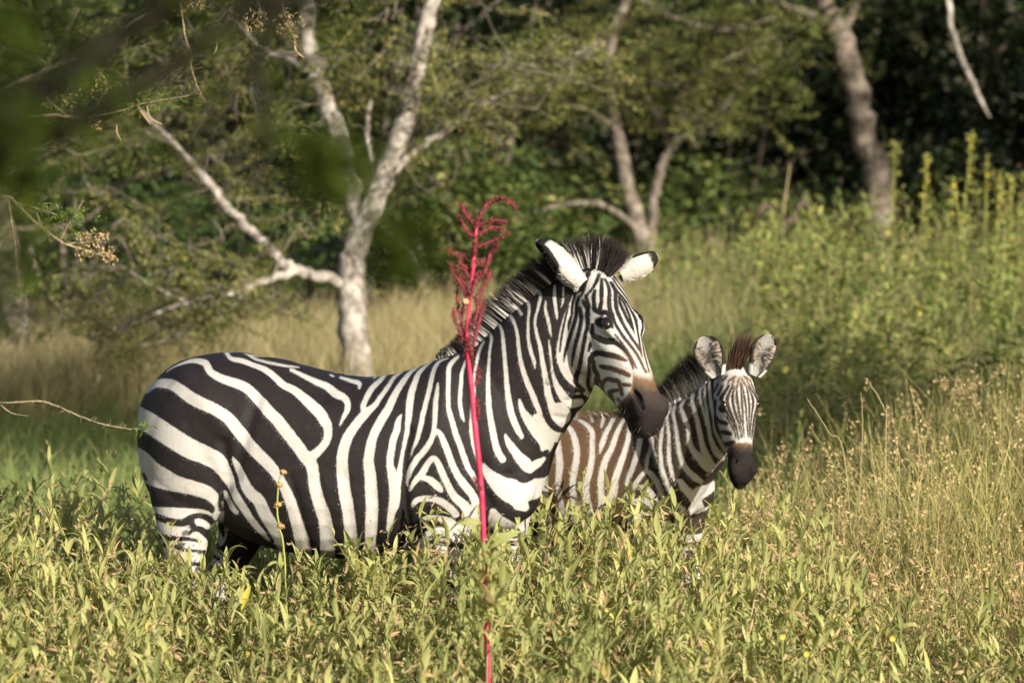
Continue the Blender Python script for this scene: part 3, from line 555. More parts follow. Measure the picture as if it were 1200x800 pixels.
def loft(rings, n=40):
    """closed surface through rings: (centre, up axis, side axis, top, bottom, half width, narrow, power)"""
    th = np.arange(n)/n*2*math.pi; V = []
    for c, up, sd, zt, zb, w, nar, pw in rings:
        cs, sn = np.cos(th), np.sin(th)
        a = np.sign(cs)*np.abs(cs)**pw; b = np.sign(sn)*np.abs(sn)**pw
        mid = (zt+zb)/2; hh = (zt-zb)/2; y = mid+hh*b
        ww = w*(1-nar*np.clip((1-b)/2, 0, 1)**1.3)
        V.append(np.asarray(c)+y[:, None]*np.asarray(up)+(a*ww)[:, None]*np.asarray(sd))
    m = len(rings); V = np.vstack(V); F = ringfaces(m, n); nv = len(V)
    V = np.vstack([V, V[:n].mean(0), V[-n:].mean(0)]); j = np.arange(n); e = nv-n
    return V, F, np.vstack([np.column_stack([(j+1) % n, j, np.full(n, nv)]), np.column_stack([e+j, e+(j+1) % n, np.full(n, nv+1)])])
def ball(c, ax, r, n=24):
    u = np.linspace(-1, 1, n)*math.pi/2; rings = []
    ax = np.asarray(ax)
    for s in np.sin(u*.999): 
        k = math.sqrt(max(1e-4, 1-s*s)); rings.append((np.asarray(c)+ax[0]*r[0]*s, ax[2], ax[1], r[2]*k, -r[2]*k, r[1]*k, 0, 1))
    return loft(rings, n)
def fuse(pieces, voxel, its):
    """one continuous skin from overlapping closed pieces: voxel union, then a light relax"""
    mb = MB()
    for V, F, C in pieces:
        n0 = mb.n; mb.add(V, F); mb.F3.append(C+n0)
    o = mb.build("skin", None)
    md = o.modifiers.new("r", 'REMESH'); md.mode = 'VOXEL'; md.voxel_size = voxel; md.adaptivity = 0
    dg = bpy.context.evaluated_depsgraph_get(); ev = o.evaluated_get(dg); me = bpy.data.meshes.new_from_object(ev)
    bpy.data.objects.remove(o)
    return relax(me, its)
def mesh_arrays(me):
    V = np.empty(len(me.vertices)*3, np.float32); me.vertices.foreach_get("co", V); V = V.reshape(-1, 3).astype(float)
    E = np.empty(len(me.edges)*2, np.int32); me.edges.foreach_get("vertices", E); return V, E.reshape(-1, 2)
def lap(V, E, its, lam=.5, mask=None):
    deg = np.bincount(E.ravel(), minlength=len(V)).astype(float)[:, None]; deg[deg == 0] = 1
    for i in range(its):
        for l_ in (lam, -lam*.96):
            S = np.stack([np.bincount(E[:, 0], V[E[:, 1], c], len(V))+np.bincount(E[:, 1], V[E[:, 0], c], len(V)) for c in range(3)], 1)
            d = l_*(S/deg-V); V = V+(d if mask is None else d*mask[:, None])
    return V
def relax(me, its):
    V, E = mesh_arrays(me); V = lap(V, E, its); me.vertices.foreach_set("co", V.astype(np.float32).ravel()); me.update(); return me
def refine(me, fn, cuts=1):
    bm = bmesh.new(); bm.from_mesh(me); co = np.array([v.co[:] for v in bm.verts]); sel = fn(co)
    bm.verts.index_update(); ed = [e for e in bm.edges if sel[e.verts[0].index] and sel[e.verts[1].index]]
    bmesh.ops.subdivide_edges(bm, edges=ed, cuts=cuts, use_grid_fill=True); bm.to_mesh(me); bm.free(); me.update(); return me

def strokes_field(Q, base, strokes, clip=14.0):
    """signed distance (sketch units) to stripe edges at points Q: strokes = (+1 dark / -1 pale, [(x, y, width), ...])"""
    f = np.full(len(Q), base*clip)
    for sg, pts in strokes:
        pts = np.asarray(pts, float); S = spline(pts, 5) if len(pts) > 2 else pts
        lo = S[:, :2].min(0)-clip-8; hi = S[:, :2].max(0)+clip+8
        idx = np.where(((Q > lo) & (Q < hi)).all(1))[0]
        if not len(idx): continue
        q = Q[idx]; best = np.full(len(idx), -1e9)
        for a, b in zip(S[:-1], S[1:]):
            d = b[:2]-a[:2]; L2 = max(d @ d, 1e-9); t = np.clip(((q-a[:2]) @ d)/L2, 0, 1)
            r = np.hypot(*(q-a[:2]-t[:, None]*d).T); best = np.maximum(best, (a[2]+(b[2]-a[2])*t)*.5-r)
        best = np.clip(best, -clip, clip)
        f[idx] = np.maximum(f[idx], best) if sg > 0 else np.minimum(f[idx], -best)
    return f
def in_poly(Q, poly):
    poly = np.asarray(poly, float); x, y = Q.T; ins = np.zeros(len(Q), bool); d = np.full(len(Q), 1e9)
    for a, b in zip(poly, np.roll(poly, -1, 0)):
        c = ((a[1] > y) != (b[1] > y)); xi = a[0]+(y-a[1])/((b[1]-a[1]) if b[1] != a[1] else 1e-9)*(b[0]-a[0]); ins ^= c & (x < xi)
        e = b-a; t = np.clip(((Q-a) @ e)/max(e @ e, 1e-9), 0, 1); d = np.minimum(d, np.hypot(*(Q-a-t[:, None]*e).T))
    return np.where(ins, d, -d)

W_, B_ = -1, 1
def fur(root, mat, V, E, F4, attrs, flow, n, L, W, keep, lift=.28):
    """short coat hairs rooted on the skin"""
    P0_, P1_, P2_, P3_ = (V[F4[:, i]] for i in range(4)); nm = np.cross(P2_-P0_, P3_-P1_); ar = np.linalg.norm(nm, axis=1); nm = unit(nm)
    fl = flow(V[F4].mean(1)); ok = keep[F4].all(1); pr = ar*ok; fi = rng.choice(len(F4), n, p=pr/pr.sum())
    u, v = rng.random((n, 1)), rng.random((n, 1)); B = (P0_[fi]*(1-u)+P1_[fi]*u)*(1-v)+(P3_[fi]*(1-u)+P2_[fi]*u)*v
    N = nm[fi]; T = fl[fi]; T = unit(T-(T*N).sum(1, keepdims=True)*N); D = unit(T+N*(lift*rng.uniform(.4, 1.4, (n, 1)))+rng.normal(0, .16, (n, 3)))
    l = rng.uniform(*L, n)[:, None]; S = unit(np.cross(D, N))*W*.5
    Vh = np.stack([B-S-N*.001, B+S-N*.001, B+D*l-N*lift*.35*l+S*.3, B+D*l-N*lift*.35*l-S*.3], 1).reshape(-1, 3)
    b = np.arange(n)[:, None]*4; A = {k: np.repeat(a[F4[fi, 0]], 4) for k, a in attrs.items()}
    return build("fur", Vh, np.hstack([b, b+1, b+2, b+3]), mat, root, A)
MOTHER_BODY = [
 (W_, [(196,436,2),(200,433,2.5),(215,427,4),(226,423,6),(237,424,8),(242,427,9),(247,436,9),(259,443,10),(270,447,11),(282,451,12),(292,457,12),(305,470,13),(315,482,14),(325,492,14.5),(332,501,15),(340,511,15),(350,524,15),(357,534,15),(365,544,15),(367,554,14),(369,570,14.5),(373,586,15),(380,606,16),(383,624,17),(384,650,18),(384,690,16)]),
 (W_, [(362,538,13),(371,530,11),(379,522,10),(384,512,10),(384,500,11),(381,494,13),(375,484,14),(365,474,14),(355,464,13),(344,455,12),(332,449,11),(322,439,10),(310,430,9),(295,425,8),(281,422,6.5),(271,420,5.5),(266,414,5),(263,408,5)]),
 (W_, [(281,411,2),(287,413,2.5),(302,418,3),(321,424,3),(336,428,3),(350,430,2)]),
 (W_, [(341,432,4),(355,439,5),(370,446,6.5),(384,452,8),(394,461,10),(402,465,9),(407,471,8),(407,480,7),(402,490,5),(398,499,2)]),
 (W_, [(399,442,3.5),(411,446,5),(421,449,6),(421,455,3)]), (W_, [(387,439,2.5),(391,441,3)]),
 (W_, [(172,458,6),(177,453,8),(184,449,10),(199,450,12),(210,456,13),(225,467,14),(241,475,14),(256,482,14),(269,491,14),(277,501,14.5),(285,512,15),(292,521,15),(305,534,14.5),(316,545,14),(324,555,12.5),(330,565,11),(335,575,12),(341,590,13),(346,607,13.5),(351,624,15),(355,640,17),(358,660,17),(360,700,14)]),
 (W_, [(155,484,24),(162,488,24),(175,495,24),(190,505,24),(207,516,24),(224,526,24),(241,533,22),(254,541,20),(262,553,14.5),(269,569,11.5),(279,585,10.5),(287,597,9.5),(295,609,8.5),(305,621,7.5),(315,632,4)]),
 (W_, [(271.5,535,2),(273,539,5),(276,545,8),(284,561,12),(290,572,13),(296,580,14),(303,586,15),(312,604,15),(321,619,14),(326,630,12),(330,642,10)]),
 (W_, [(157,536,26),(164,541,28),(176,553,28),(190,560,25),(205,566,20),(225,571,17),(241,576,16.5),(250,583,14),(254,595,12),(255,610,11),(252,625,8)]),
 (W_, [(261,576,3),(265,585,8),(270,592,8),(277,600,6)]),
 (B_, [(168,555,3),(171,561,3.5)]), (B_, [(259,573,3),(257,590,3),(258,600,3)]),
 # near hind leg: pale ground with dark bars
 (W_, [(178,606,26),(205,606,24),(232,606,26),(246,612,16)]), (W_, [(185,632,34),(215,634,34),(240,636,24)]), (W_, [(195,662,36),(222,664,36),(240,664,20)]),
 (W_, [(200,700,46),(228,700,46)]), (W_, [(200,740,46),(228,740,46)]), (W_, [(200,780,46),(232,780,46)]), (W_, [(200,825,46),(235,825,46)]),
 (B_, [(172,577,9),(178,582,13),(190,583.5,16),(205,585,17.5),(222,587.5,15),(238,590,12),(247,595,8),(250,599,4)]),
 (B_, [(180,603,6),(189,607,7),(201,611,8),(214,612,8.5),(221,609,9),(226,605,6.5),(235,604,6),(244,607,7),(250,614,6),(255,621,4)]),
 (B_, [(224,611,8),(227,619,5.5),(222,624.5,3)]), (B_, [(229,619,6),(235,620,7),(240,624,7.5),(245,630,5),(247,635,3)]),
 (B_, [(186,627,5),(194,629,6),(200,630.5,7),(210,631,5),(221,631,4),(234,634,3)]),
 (B_, [(192,638,4),(202,639,5),(216,644,4),(226,645,3),(240,646,3)]), (B_, [(198,655,5),(212,655,3)]), (B_, [(215,659,4),(225,660,4),(242,661.5,4)]),
 (B_, [(198,672,5),(225,675,6),(245,674,5)]), (B_, [(195,690,6),(240,692,6)]), (B_, [(195,708,6),(240,710,6)]), (B_, [(195,726,6),(240,728,6)]), (B_, [(195,746,5),(240,748,5)]), (B_, [(195,766,5),(240,768,5)]), (B_, [(195,786,5),(240,788,5)]), (B_, [(195,806,5),(240,808,5)]), (B_, [(195,828,5),(240,830,5)]),
 # barrel
 (W_, [(455,437,2.5),(452,439,4),(445,446,6),(436,455,7),(430,465,7),(426,475,7),(427,481,9)]),
 (W_, [(472,435,2.5),(462,442,4.5),(454,454,5.5),(446,465,6),(440,474,7),(432,481,9.5),(425,488,11),(416,499,11.5),(407,513,12.5),(402,530,13.5),(401,544,14),(402,560,14.5),(404,577,15),(407,592,15),(409,607,14.5),(411,626,15),(411,650,16),(410,690,15)]),
 (W_, [(430,442,1.5),(434,440,1.5)]), (W_, [(438,443,2),(442,440.5,2)]),
 (W_, [(492,428,3),(481,436,5),(474,445,7),(467,455,8),(461,466,9),(455,479,10),(448,490,11),(442,501,11),(437,512,11),(434,525,12),(432,541,13),(434,557,14),(435,575,15),(436,597,15),(435,617,15),(434,640,13),(433,690,13)]),
 (W_, [(506,424,2.5),(499,429,4),(491,437,6),(486,449,7.5),(482,461,8.5),(480,475,9),(479,488,8),(477,504,6),(474,519,5),(471,535,5),(469,548,6.5),(467,560,9),(465,575,9)]),
 (W_, [(470,486,3),(467,493,7),(465,504,8.5),(461,515,9),(458,531,9),(457,544,9),(460,556,12),(463,575,14),(462,590,13),(459,600,10),(456,620,7)]),
 (W_, [(525,420,2),(516,424,4),(511,431,6),(507,442,6.5),(504,455,6.5),(500,470,6.5),(496,485,6.5),(493,499,6.5),(489,514,5.5),(484,526,3.5),(480,539,1)]),
 (W_, [(514,451,3),(513,459,5),(511,472,6.5),(510,487,6.5),(509,500,6),(507,511,6.5),(503,519,7),(496,529,7.5),(487,540,7.5),(481,551,6.5),(478,562,4),(477,570,2)]),
 (W_, [(508,504,5),(514,506,6),(519,515,8),(525,530,8.5),(531,546,8.5),(537,558,9),(545,569,10),(553,579,10),(558,590,11),(560,605,13),(556,622,15),(552,650,15)]),
 (W_, [(537,417,3.5),(531,423,5),(527,431,5.5),(526,450,5.5),(525.5,466,5.5),(526,480,6),(530,494,7),(534,508,7.5),(539,521,7.5),(544,536,7.5),(549,549,7.5),(554,557,7),(560,568,4)]),
 (W_, [(545,422,3),(541,435,4.5),(540,452,5),(539,470,5),(541,484,5.5),(544,493,3)]),
 (W_, [(480,575,3),(486,564,6.5),(495,554,8.5),(501,543,7.5),(507,536,7),(512,540,8),(517,551,8.5),(524,566,8.5),(531,579,9.5),(541,589,11),(549,599,13),(552,615,14)]),
 (W_, [(492,558,6),(504,562,8.5),(512,569,9.5),(516.5,574,6)]),
 (W_, [(484,592,5),(487,587,7),(494,584,7.5),(505,584,7.5),(517,587,9),(527,594,9.5),(534,602,9)]),
 (W_, [(494,609,5),(502,606,6.5),(512,606.5,7.5),(525,610,9.5),(534,617,12),(545,622,12)]), (W_, [(500,626,8),(515,621,9),(530,626,12),(545,632,14)]),
 # neck
 (W_, [(567,400,3.5),(562,410,4),(559,422,4.2),(556,441,4.2),(555.5,460,4.5),(554,481,6),(553.5,499,7),(554,509,7),(557,525,6.5),(561,538,6),(564,550,3)]),
 (W_, [(572,388,4),(576,396,4),(574,410,3.5),(573,425,4),(572,444,5),(572,469,6),(574,487,7),(577,503,8),(580,518,8.5),(584,530,9),(589,538,9)]),
 (W_, [(582,374,4),(588,387,4),(590,402,5),(592,425,5.3),(594,450,6.3),(596.5,470,7.5),(600,487,8.5),(606,502,8.5),(611,511,6)]),
 (W_, [(592,360,4),(602,377,4.5),(606,390,4.5),(607.5,404,4.6),(610,422,5.5),(616,443,6.5),(621,456,7),(627,470,7.5),(634,486,6)]),
 (W_, [(604,356,3.5),(611,368,4)]),
 (W_, [(612,345,4),(620,358,4),(619,376,3.5),(619,394,4.2),(622,411,5),(626,424,4.5),(627,432,2)]),
 (W_, [(624,332,4),(633,345,4),(631,359,4),(627,376,3.5),(629,391,4.5),(633,406,5.2),(636,425,6.2),(640,447,7.5),(643,465,9.5),(647,476,11),(652,487,13),(656,498,10)]),
 (W_, [(655,478,14),(662,486,16),(659,494,10)]),
 (W_, [(640,352,2),(639,362,4),(643,378,4.5),(646,395,2)]), (W_, [(650,335,3),(650,350,4.5),(652,366,4),(653,374,2)]), (W_, [(660,337,3),(660,350,3),(658,360,2)]),
 (W_, [(643,398,2),(646,419,4.5),(650,441,7),(655,456,9.5),(662,467,10.5),(670,473,10.5),(680,471,9)]),
 (W_, [(650,402,2),(654,435,2.5),(660,448,2.5),(668,459,4),(675,461,4),(682,459,3)]),
 (W_, [(608.5,469,4),(612,480,7.5),(618,490,11.5),(625,498,16),(633,506,20),(640,515,20),(640,524,14)]), (W_, [(628,488,8),(636,498,18),(648,506,20),(655,512,14)]),
 (W_, [(591,509,3),(596,520,8),(604,529,12.5),(612,539,16),(620,548,13),(629,543,11),(637,537,6)]),
 (W_, [(568,543,4),(573,553,14),(585,565,24),(600,575,30),(615,575,30),(629,571,22),(636,566,14)]), (W_, [(604,590,14),(615,592,14)]), (W_, [(578,600,10),(583,612,20),(600,622,20),(615,630,20)]),
 (B_, [(669,342,4),(662,356,4),(657,370,4.4),(652,390,4.4),(649,412,5),(652,430,7),(659,447,9),(671,457,9)]),  # jaw line on the neck, broad lower end drawn as under-jaw shadow
 (B_, [(633,458,6),(637,472,8),(640,486,7.5),(646,496,8),(653,502,7),(660,503,5),(667,498,3)]), (B_, [(594,500,7),(601,512,7.5),(611,525,9),(622,533,8),(632,533.5,6),(641,529,5)]), (B_, [(566,533,6),(572,541,8),(581,548,8.5),(595,555,8),(605,556,7),(612,561,6),(618,561.5,6),(627,555,7),(640,546,6)]),
 (B_, [(567,568,3),(574,581,8),(588,592,9.5),(597,597,11),(600,604,9)]),
 # forelegs below the leaves
 (W_, [(490,650,40),(620,650,40)]), (W_, [(490,690,50),(620,690,50)]), (W_, [(490,730,50),(620,730,50)]), (W_, [(490,770,50),(620,770,50)]), (W_, [(490,810,50),(620,810,50)]),
 (B_, [(500,634,4),(545,640,6)]), (B_, [(500,660,6),(560,664,6)]), (B_, [(500,684,6),(560,686,6)]), (B_, [(560,640,6),(620,646,6)]), (B_, [(560,672,6),(620,676,6)]), (B_, [(500,710,6),(620,712,6)]), (B_, [(500,738,6),(620,740,6)]), (B_, [(500,766,6),(620,768,6)]), (B_, [(500,794,6),(620,796,6)]),
]
MOTHER_HEAD = [
 (B_, [(669,345,5),(662,360,5.5),(657,372,5.5),(652,392,5.5),(649,415,5.5),(652,431,6),(659,446,8),(670,456,8),(680,460,6)]),  # jaw border stripe; its lower end is painted shadow below the jaw
 (B_, [(674,343,2.5),(671,356,3),(670,369,3),(667,379,3),(666,387,1)]), (B_, [(666,358,2),(662,375,2.6),(658,395,2.4),(656,412,1.5)]),
 (B_, [(679,347,2.6),(676,356,3.4),(675,370,4),(672,382,4),(667,397,4),(662,415,3),(661,424,1)]),
 (B_, [(679,361,4),(681,372,4.4),(679,387,4.4),(675,401,4.2),(672,415,3.8),(671,421,2.6),(670,429,1.4)]),
 (B_, [(683,352,3),(687,364,4.4),(689,376,4.6),(687,390,4.6),(684,404,4.4),(681,419,4.6),(679,431,5.2),(675,442,6),(676,450,5),(684,457,4)]),
 (B_, [(687,347,4),(688,357,4),(691,369,2)]), (B_, [(692,401,2),(691.5,405,4),(690,411,2)]),
 (B_, [(694,380,3),(695,391,4.5),(701,396,5.5),(710,400,6.5),(717,400,6.5),(725,404,5),(734,412,4),(739,421,3),(742,432,2)]),
 (B_, [(692,457,5),(689,450,4),(690,440,4.2),(691,427,4.4),(692,420,5.5),(699,413.5,6.2),(710,415,6.4),(718,416.5,6.2),(726,419,5.5),(733,422,3)]),
 (B_, [(692,457,5),(696,462,5)]), (B_, [(694,414,4),(696,430,4.5),(699,439,6.5),(701,447,4)]), (B_, [(698,444,5),(699,455,4),(706,468,3)]), (B_, [(702,446,4),(704,456,2.5),(706,462,3)]),
 (B_, [(704,429,4),(708,430,5.4),(715,431,5.6),(727,435,6),(737,439.5,5)]),
 (B_, [(714,476,4),(709,466,4.5),(705,457,4.4),(707,448,4.5),(711,444,4.5),(717,445,5.5),(724,446.5,5.5),(727,453,4.4),(729,462,4)]), (B_, [(730,450.5,4),(738,451,4)]),
 (B_, [(725,456.5,3),(715,459,5.5),(716,466,6.5),(718,476,5)]),
 (B_, [(691,320,3),(687,329,3),(684,340,3),(681,347,2)]),
 (B_, [(702,322,4),(700,328,4),(695,337,3),(687,347,2)]), (B_, [(697,341,4),(695,352,4.4),(696,361,5.4),(702,365.5,6),(710,366,5.4),(714,370,5),(716,377,4),(718,384,2.5)]),
 (B_, [(705,327,3),(705,336,4.6),(705,345,4.6),(704,355,4.6),(703,363,5)]),
 (B_, [(709,327,2.5),(712,333,3),(714,341,4.2),(714,351,5),(714.5,361,5),(718,370,4.4),(720,377,3.6),(725,386,3.4),(731,395,3.3),(739,405,3.3),(747,416,3.2),(752,426,3),(757,436,2)]),
 (B_, [(721,392,2),(727,400,2.4),(735,411,2.4),(741,421,2.4),(746,431,2)]),
 (B_, [(716,331,3),(721,341,4),(721.5,351,4.6),(722.5,361,4.6),(727,373,4.2),(733,384.5,3.4),(741,397,3.2),(750,410,3),(756,421,2.8),(761,431,2)]),
 (B_, [(725,347,2),(727,356,3.4),(731,365,3.6),(737,377,3.2),(745,391,2.6),(753,406,2.6),(759,418,2.4),(765,430,2)]),
 (B_, [(719,329,2.5),(724,337,3),(729,346,3),(732,356,3.6),(737,366,3.4),(743,377,2.6),(749,390,2)]),
]
MOTHER_MUZZLE = [(740,433),(752,432),(775,437),(800,470),(780,530),(720,530),(712,490),(716,481),(724,472),(732,464),(738,456),(740,446)]

def put_eye(root, name, c, r, axis):
    V, F, C = ball(c, axis, r, 16); mb = MB(); mb.add(V, F); mb.F3.append(C); return mb.build(name, M_EYE, root)
def ear_shell(base, tip, opening, width, fat=.006, depth=.8, blunt=.6):
    """cupped ear: a scoop from base to tip whose hollow faces 'opening'; returns V, F, caps, (t, inside, rim)"""
    base, tip, o = map(lambda v: np.asarray(v, float), (base, tip, opening)); A = tip-base; L = np.linalg.norm(A); A = A/L
    o = unit(o-(o @ A)*A); s = np.cross(A, o); nt_, nu = 22, 23; V = []; T = []; I = []; R = []
    for layer in (0, 1):
        for t in np.linspace(0, 1, nt_):
            w = width*.5*(math.sin(math.pi*min(1, .14+.62*t))**.8)*(1 if t < .72 else math.sqrt(max(0, 1-((t-.72)/.285)**2))**(blunt*1.3))
            arc = math.radians(148-58*min(1, t*1.3))
            for u in np.linspace(-1, 1, nu):
                p = arc*u; rad = max(w-(fat if layer else 0)*(1 if t < .93 else .2), .0006)
                V.append(base+A*L*t+s*rad*math.sin(p)-o*rad*depth*(math.cos(p)-.15)-o*.012*t*t*0); T.append(t); I.append(layer); R.append(abs(u))
    n = nt_*nu; q = lambda i, j: i*nu+j; F = []
    for i in range(nt_-1):
        for j in range(nu-1):
            F.append((q(i, j), q(i, j+1), q(i+1, j+1), q(i+1, j))); F.append((n+q(i, j), n+q(i+1, j), n+q(i+1, j+1), n+q(i, j+1)))
        F.append((q(i, 0), q(i+1, 0), n+q(i+1, 0), n+q(i, 0))); F.append((q(i, nu-1), n+q(i, nu-1), n+q(i+1, nu-1), q(i+1, nu-1)))
    for j in range(nu-1):
        F.append((q(nt_-1, j), q(nt_-1, j+1), n+q(nt_-1, j+1), n+q(nt_-1, j))); 
    return np.array(V), np.array(F), np.array(T), np.array(I), np.array(R)
def strands(mb, P, D, L, W, B, bend, pale_root, pale_to, seg=5):
    V, F, k, t = blades(P, D, B, L, W, bend, seg=seg, tip=.12, taper=1.6)
    mb.add(V, F, pale=pale_root[k]*np.clip((pale_to[k]-t)*5, 0, 1))
def leg(path, k=5, n=20):
    """path rows: x, y, z, fore-aft radius, side radius"""
    S = spline(path, k); rings = []
    T = unit(np.gradient(S[:, :3], axis=0))
    for p, t in zip(S, T):
        sd = np.array([0.17, .985, 0]); f = unit(np.cross(sd, t)); sd2 = unit(np.cross(t, f))
        rings.append((p[:3], f, sd2, p[3], -p[3], p[4], 0, 1))
    return loft(rings, n)

def make_mother():
    PSI = math.radians(10.0); X0 = at(400, 600, 0)[0]
    fw = np.array([math.cos(PSI), -math.sin(PSI), 0]); sd = np.array([-math.sin(PSI), -math.cos(PSI), 0]); up = np.array([0, 0, 1.])   # sd: the near (right) side
    def mid(px, py=520):
        Y = 0.
        for _ in range(4):
            p = at(px, py, Y); Y = -(p[0]-X0)*math.tan(PSI)
        return p
    def zed(px, py): return mid(px, py)[2]
    P = []
    st = [(164.5,505,515,.01),(166,482,535,.05),(169,468,552,.085),(175,456,570,.12),(185,444,585,.16),(200,430.5,592,.195),(222,420,598,.228),(250,414,600,.245),(272,413,606,.248),(295,414.5,622,.25),(325,419,640,.258),(358,429,649,.268),(395,438,653,.275),(430,442,652,.275),(462,438,649,.268),(492,429,644,.252),(520,419,638,.235),(548,411,632,.215),(575,407,624,.19),(596,430,615,.165),(612,470,606,.135),(624,505,598,.10),(631,530,590,.065),(634,550,580,.02)]
    rg = []
    for px, t, b, w in spline(st, 3):
        c = mid(px, 520); rg.append((np.array([c[0], c[1], 0]), up, sd, zed(px, t), zed(px, b), w, .08, .9))
    P.append(loft(rg, 48))
    # neck
    nk = [(548,414,628,592,.165,-.02),(566,398,640,562,.15,-.05),(588,377,650,528,.128,-.08),(612,356,664,502,.108,-.115),(635,338,678,482,.09,-.145),(656,324,690,466,.077,-.165),(676,316,700,440,.066,-.18),(692,316,708,410,.056,-.20)]
    rg = []
    for cx, cy, tx, ty, w, Y in spline(nk, 4):
        Yb = Y-.03; a, b = at(cx, cy, Yb), at(tx, ty, Yb); u = unit(a-b); c = (a+b)/2; h = np.linalg.norm(a-b)/2
        rg.append((c, u, unit(np.array([-.25, -.97, 0])), h, -h, w, .0, .95))
    P.append(loft(rg, 40))
    # head
    P0 = at(698, 324, -.24); P1 = at(761, 487, -.46); ax = unit(P1-P0); n_ = unit(up-(up @ ax)*ax); rt = unit(np.cross(n_, ax))
    if rt @ sd < 0: rt = -rt
    rt = unit(rt-.05*up); n_ = unit(np.cross(ax, rt)); n_ = n_ if n_[2] > 0 else -n_
    HL = np.linalg.norm(P1-P0)
    def hp(s, l, h): return P0+ax*s+rt*l+n_*h
    hr = [(-.045,.0,-.08,.03),(-.025,.025,-.11,.058),(.02,.05,-.15,.074),(.07,.06,-.185,.080),(.12,.066,-.2,.081),(.17,.068,-.204,.080),(.215,.066,-.2,.078),(.26,.062,-.185,.073),(.30,.058,-.162,.068),(.35,.053,-.135,.064),(.40,.049,-.108,.060),(.44,.047,-.095,.059),(.475,.041,-.086,.058),(.503,.028,-.076,.053),(.522,.006,-.062,.043),(.534,-.018,-.042,.022)]
    rg = [(hp(s, 0, 0), n_, rt, t, b, w, .30, .86) for s, t, b, w in spline(hr, 4)]
    P.append(loft(rg, 40))
    H = (ax, rt, n_)
    for q in (-1, 1):
        P.append(ball(hp(.19, q*.046, .040), H, (.05, .026, .022)))            # brow and orbit
        P.append(ball(hp(.16, q*.052, -.105), H, (.10, .04, .085)))             # cheek muscle
        P.append(ball(hp(.462, q*.037, .016), H, (.04, .024, .030)))            # nostril wing
    P.append(ball(hp(.483, 0, -.062), H, (.04, .038, .027)))                       # chin
    L3 = (fw, sd, up)
    def bod(px, py, r): return mid(px, py)+sd*r
    for q in (-1, 1):
        P.append(ball(bod(246, 520, q*.115), L3, (.168, .125, .25))); P.append(ball(bod(224, 565, q*.12), L3, (.10, .085, .15)))
        P.append(ball(bod(520, 545, q*.115), L3, (.17, .105, .24))); P.append(ball(bod(590, 572, q*.075), L3, (.11, .085, .12)))
        P.append(ball(bod(390, 560, q*.06), L3, (.42, .215, .235)))
    # legs
    def row(px, py, r, a, b): p = mid(px, py)+sd*r; return (*p, a, b)
    P.append(leg([row(240,565,.12,.10,.085), row(229,598,.13,.094,.078), row(229,628,.135,.074,.064), row(229,660,.135,.056,.05), row(220,705,.135,.052,.04), row(216,735,.135,.045,.036), row(224,800,.135,.03,.028), row(226,850,.135,.038,.034), row(232,878,.135,.034,.034), row(238,893,.135,.05,.046), row(241,904,.135,.056,.05)]))
    P.append(leg([row(270,560,-.11,.15,.09), row(278,600,-.12,.105,.08), row(272,630,-.12,.075,.062), row(258,665,-.12,.055,.048), row(246,705,-.12,.052,.04), row(248,740,-.12,.042,.034), row(262,805,-.12,.03,.028), row(266,850,-.12,.038,.034), row(274,880,-.12,.034,.034), row(280,898,-.12,.056,.05)]))
    for px, r in ((528, .12), (580, -.12)):
        P.append(leg([row(px-4,580,r,.12,.08), row(px-4,620,r,.095,.07), row(px-2,660,r,.068,.055), row(px,705,r,.05,.045), row(px+2,745,r,.048,.044), row(px,765,r,.04,.038), row(px,815,r,.029,.028), row(px,850,r,.037,.034), row(px+6,876,r,.033,.033), row(px+10,892,r,.05,.046), row(px+12,903,r,.055,.05)]))
    tl = [mid(176,462), mid(174,478), mid(177,520), mid(186,570), mid(196,640)]
    tl = [p+np.array([.035, .10, 0]) for p in tl]
    tp = np.array([(*p, r, r) for p, r in zip(tl, (.045, .035, .028, .024, .02))])
    me = fuse(P, .0065, 7)
    hs = lambda V: (V-P0) @ ax
    me = refine(me, lambda V: ((V-P0) @ ax > -.03) & ((V-P0) @ n_ > -.23) & (((V-P0) @ rt) > -.12) & (V[:, 0] > at(655, 400, -.3)[0]-.02) & (V[:, 1] < .05))
    V, E = mesh_arrays(me)
    # nostril and mouth pressed into the muzzle, eye sockets
    def hc(V): d = V-P0; return d @ ax, d @ rt, d @ n_
    s, l, h = hc(V); al = np.abs(l)
    nrm = np.empty(len(V)*3, np.float32); me.vertices.foreach_get("normal", nrm); nrm = nrm.reshape(-1, 3)
    def slit(a, b, r):
        a, b = np.array(a), np.array(b); q = np.stack([s, al, h], 1); d = b-a; t = np.clip(((q-a) @ d)/(d @ d), 0, 1); return np.exp(-(np.linalg.norm(q-a-t[:, None]*d, axis=1)/r)**2)
    nos = slit((.445, .064, .030), (.488, .058, .002), .0095)
    mth = slit((.405, .052, -.056), (.46, .05, -.050), .006)+slit((.46, .05, -.050), (.53, .02, -.048), .006)
    eyeh = slit((.186, .094, .054), (.214, .094, .050), .014)
    # --- markings; both sides carry the same pattern, so the far side is looked up through its mirror point
    Vm = V.copy()
    inhead = ((s > -.02) & (h > -.24+.0*s)) & (al < .14) & (V[:, 1] < .1)
    fl = inhead & (l < 0); Vm[fl] = V[fl]-2*l[fl][:, None]*rt
    body = ~inhead; r0 = (V-mid(400)) @ sd; r0 = np.where(body, r0, 0)
    crest = spline(np.array([(*at(548,412,-.05),), (*at(590,376,-.11),), (*at(635,338,-.18),), (*at(680,314,-.235),)]), 6)
    # local midplane of the neck drifts to the near side: r_mid by height along the neck
    tt = np.clip((V[:, 0]-mid(575)[0])/(crest[-1, 0]-mid(575)[0]), 0, 1)*np.clip((V[:, 2]-zed(575,500))/.15, 0, 1)
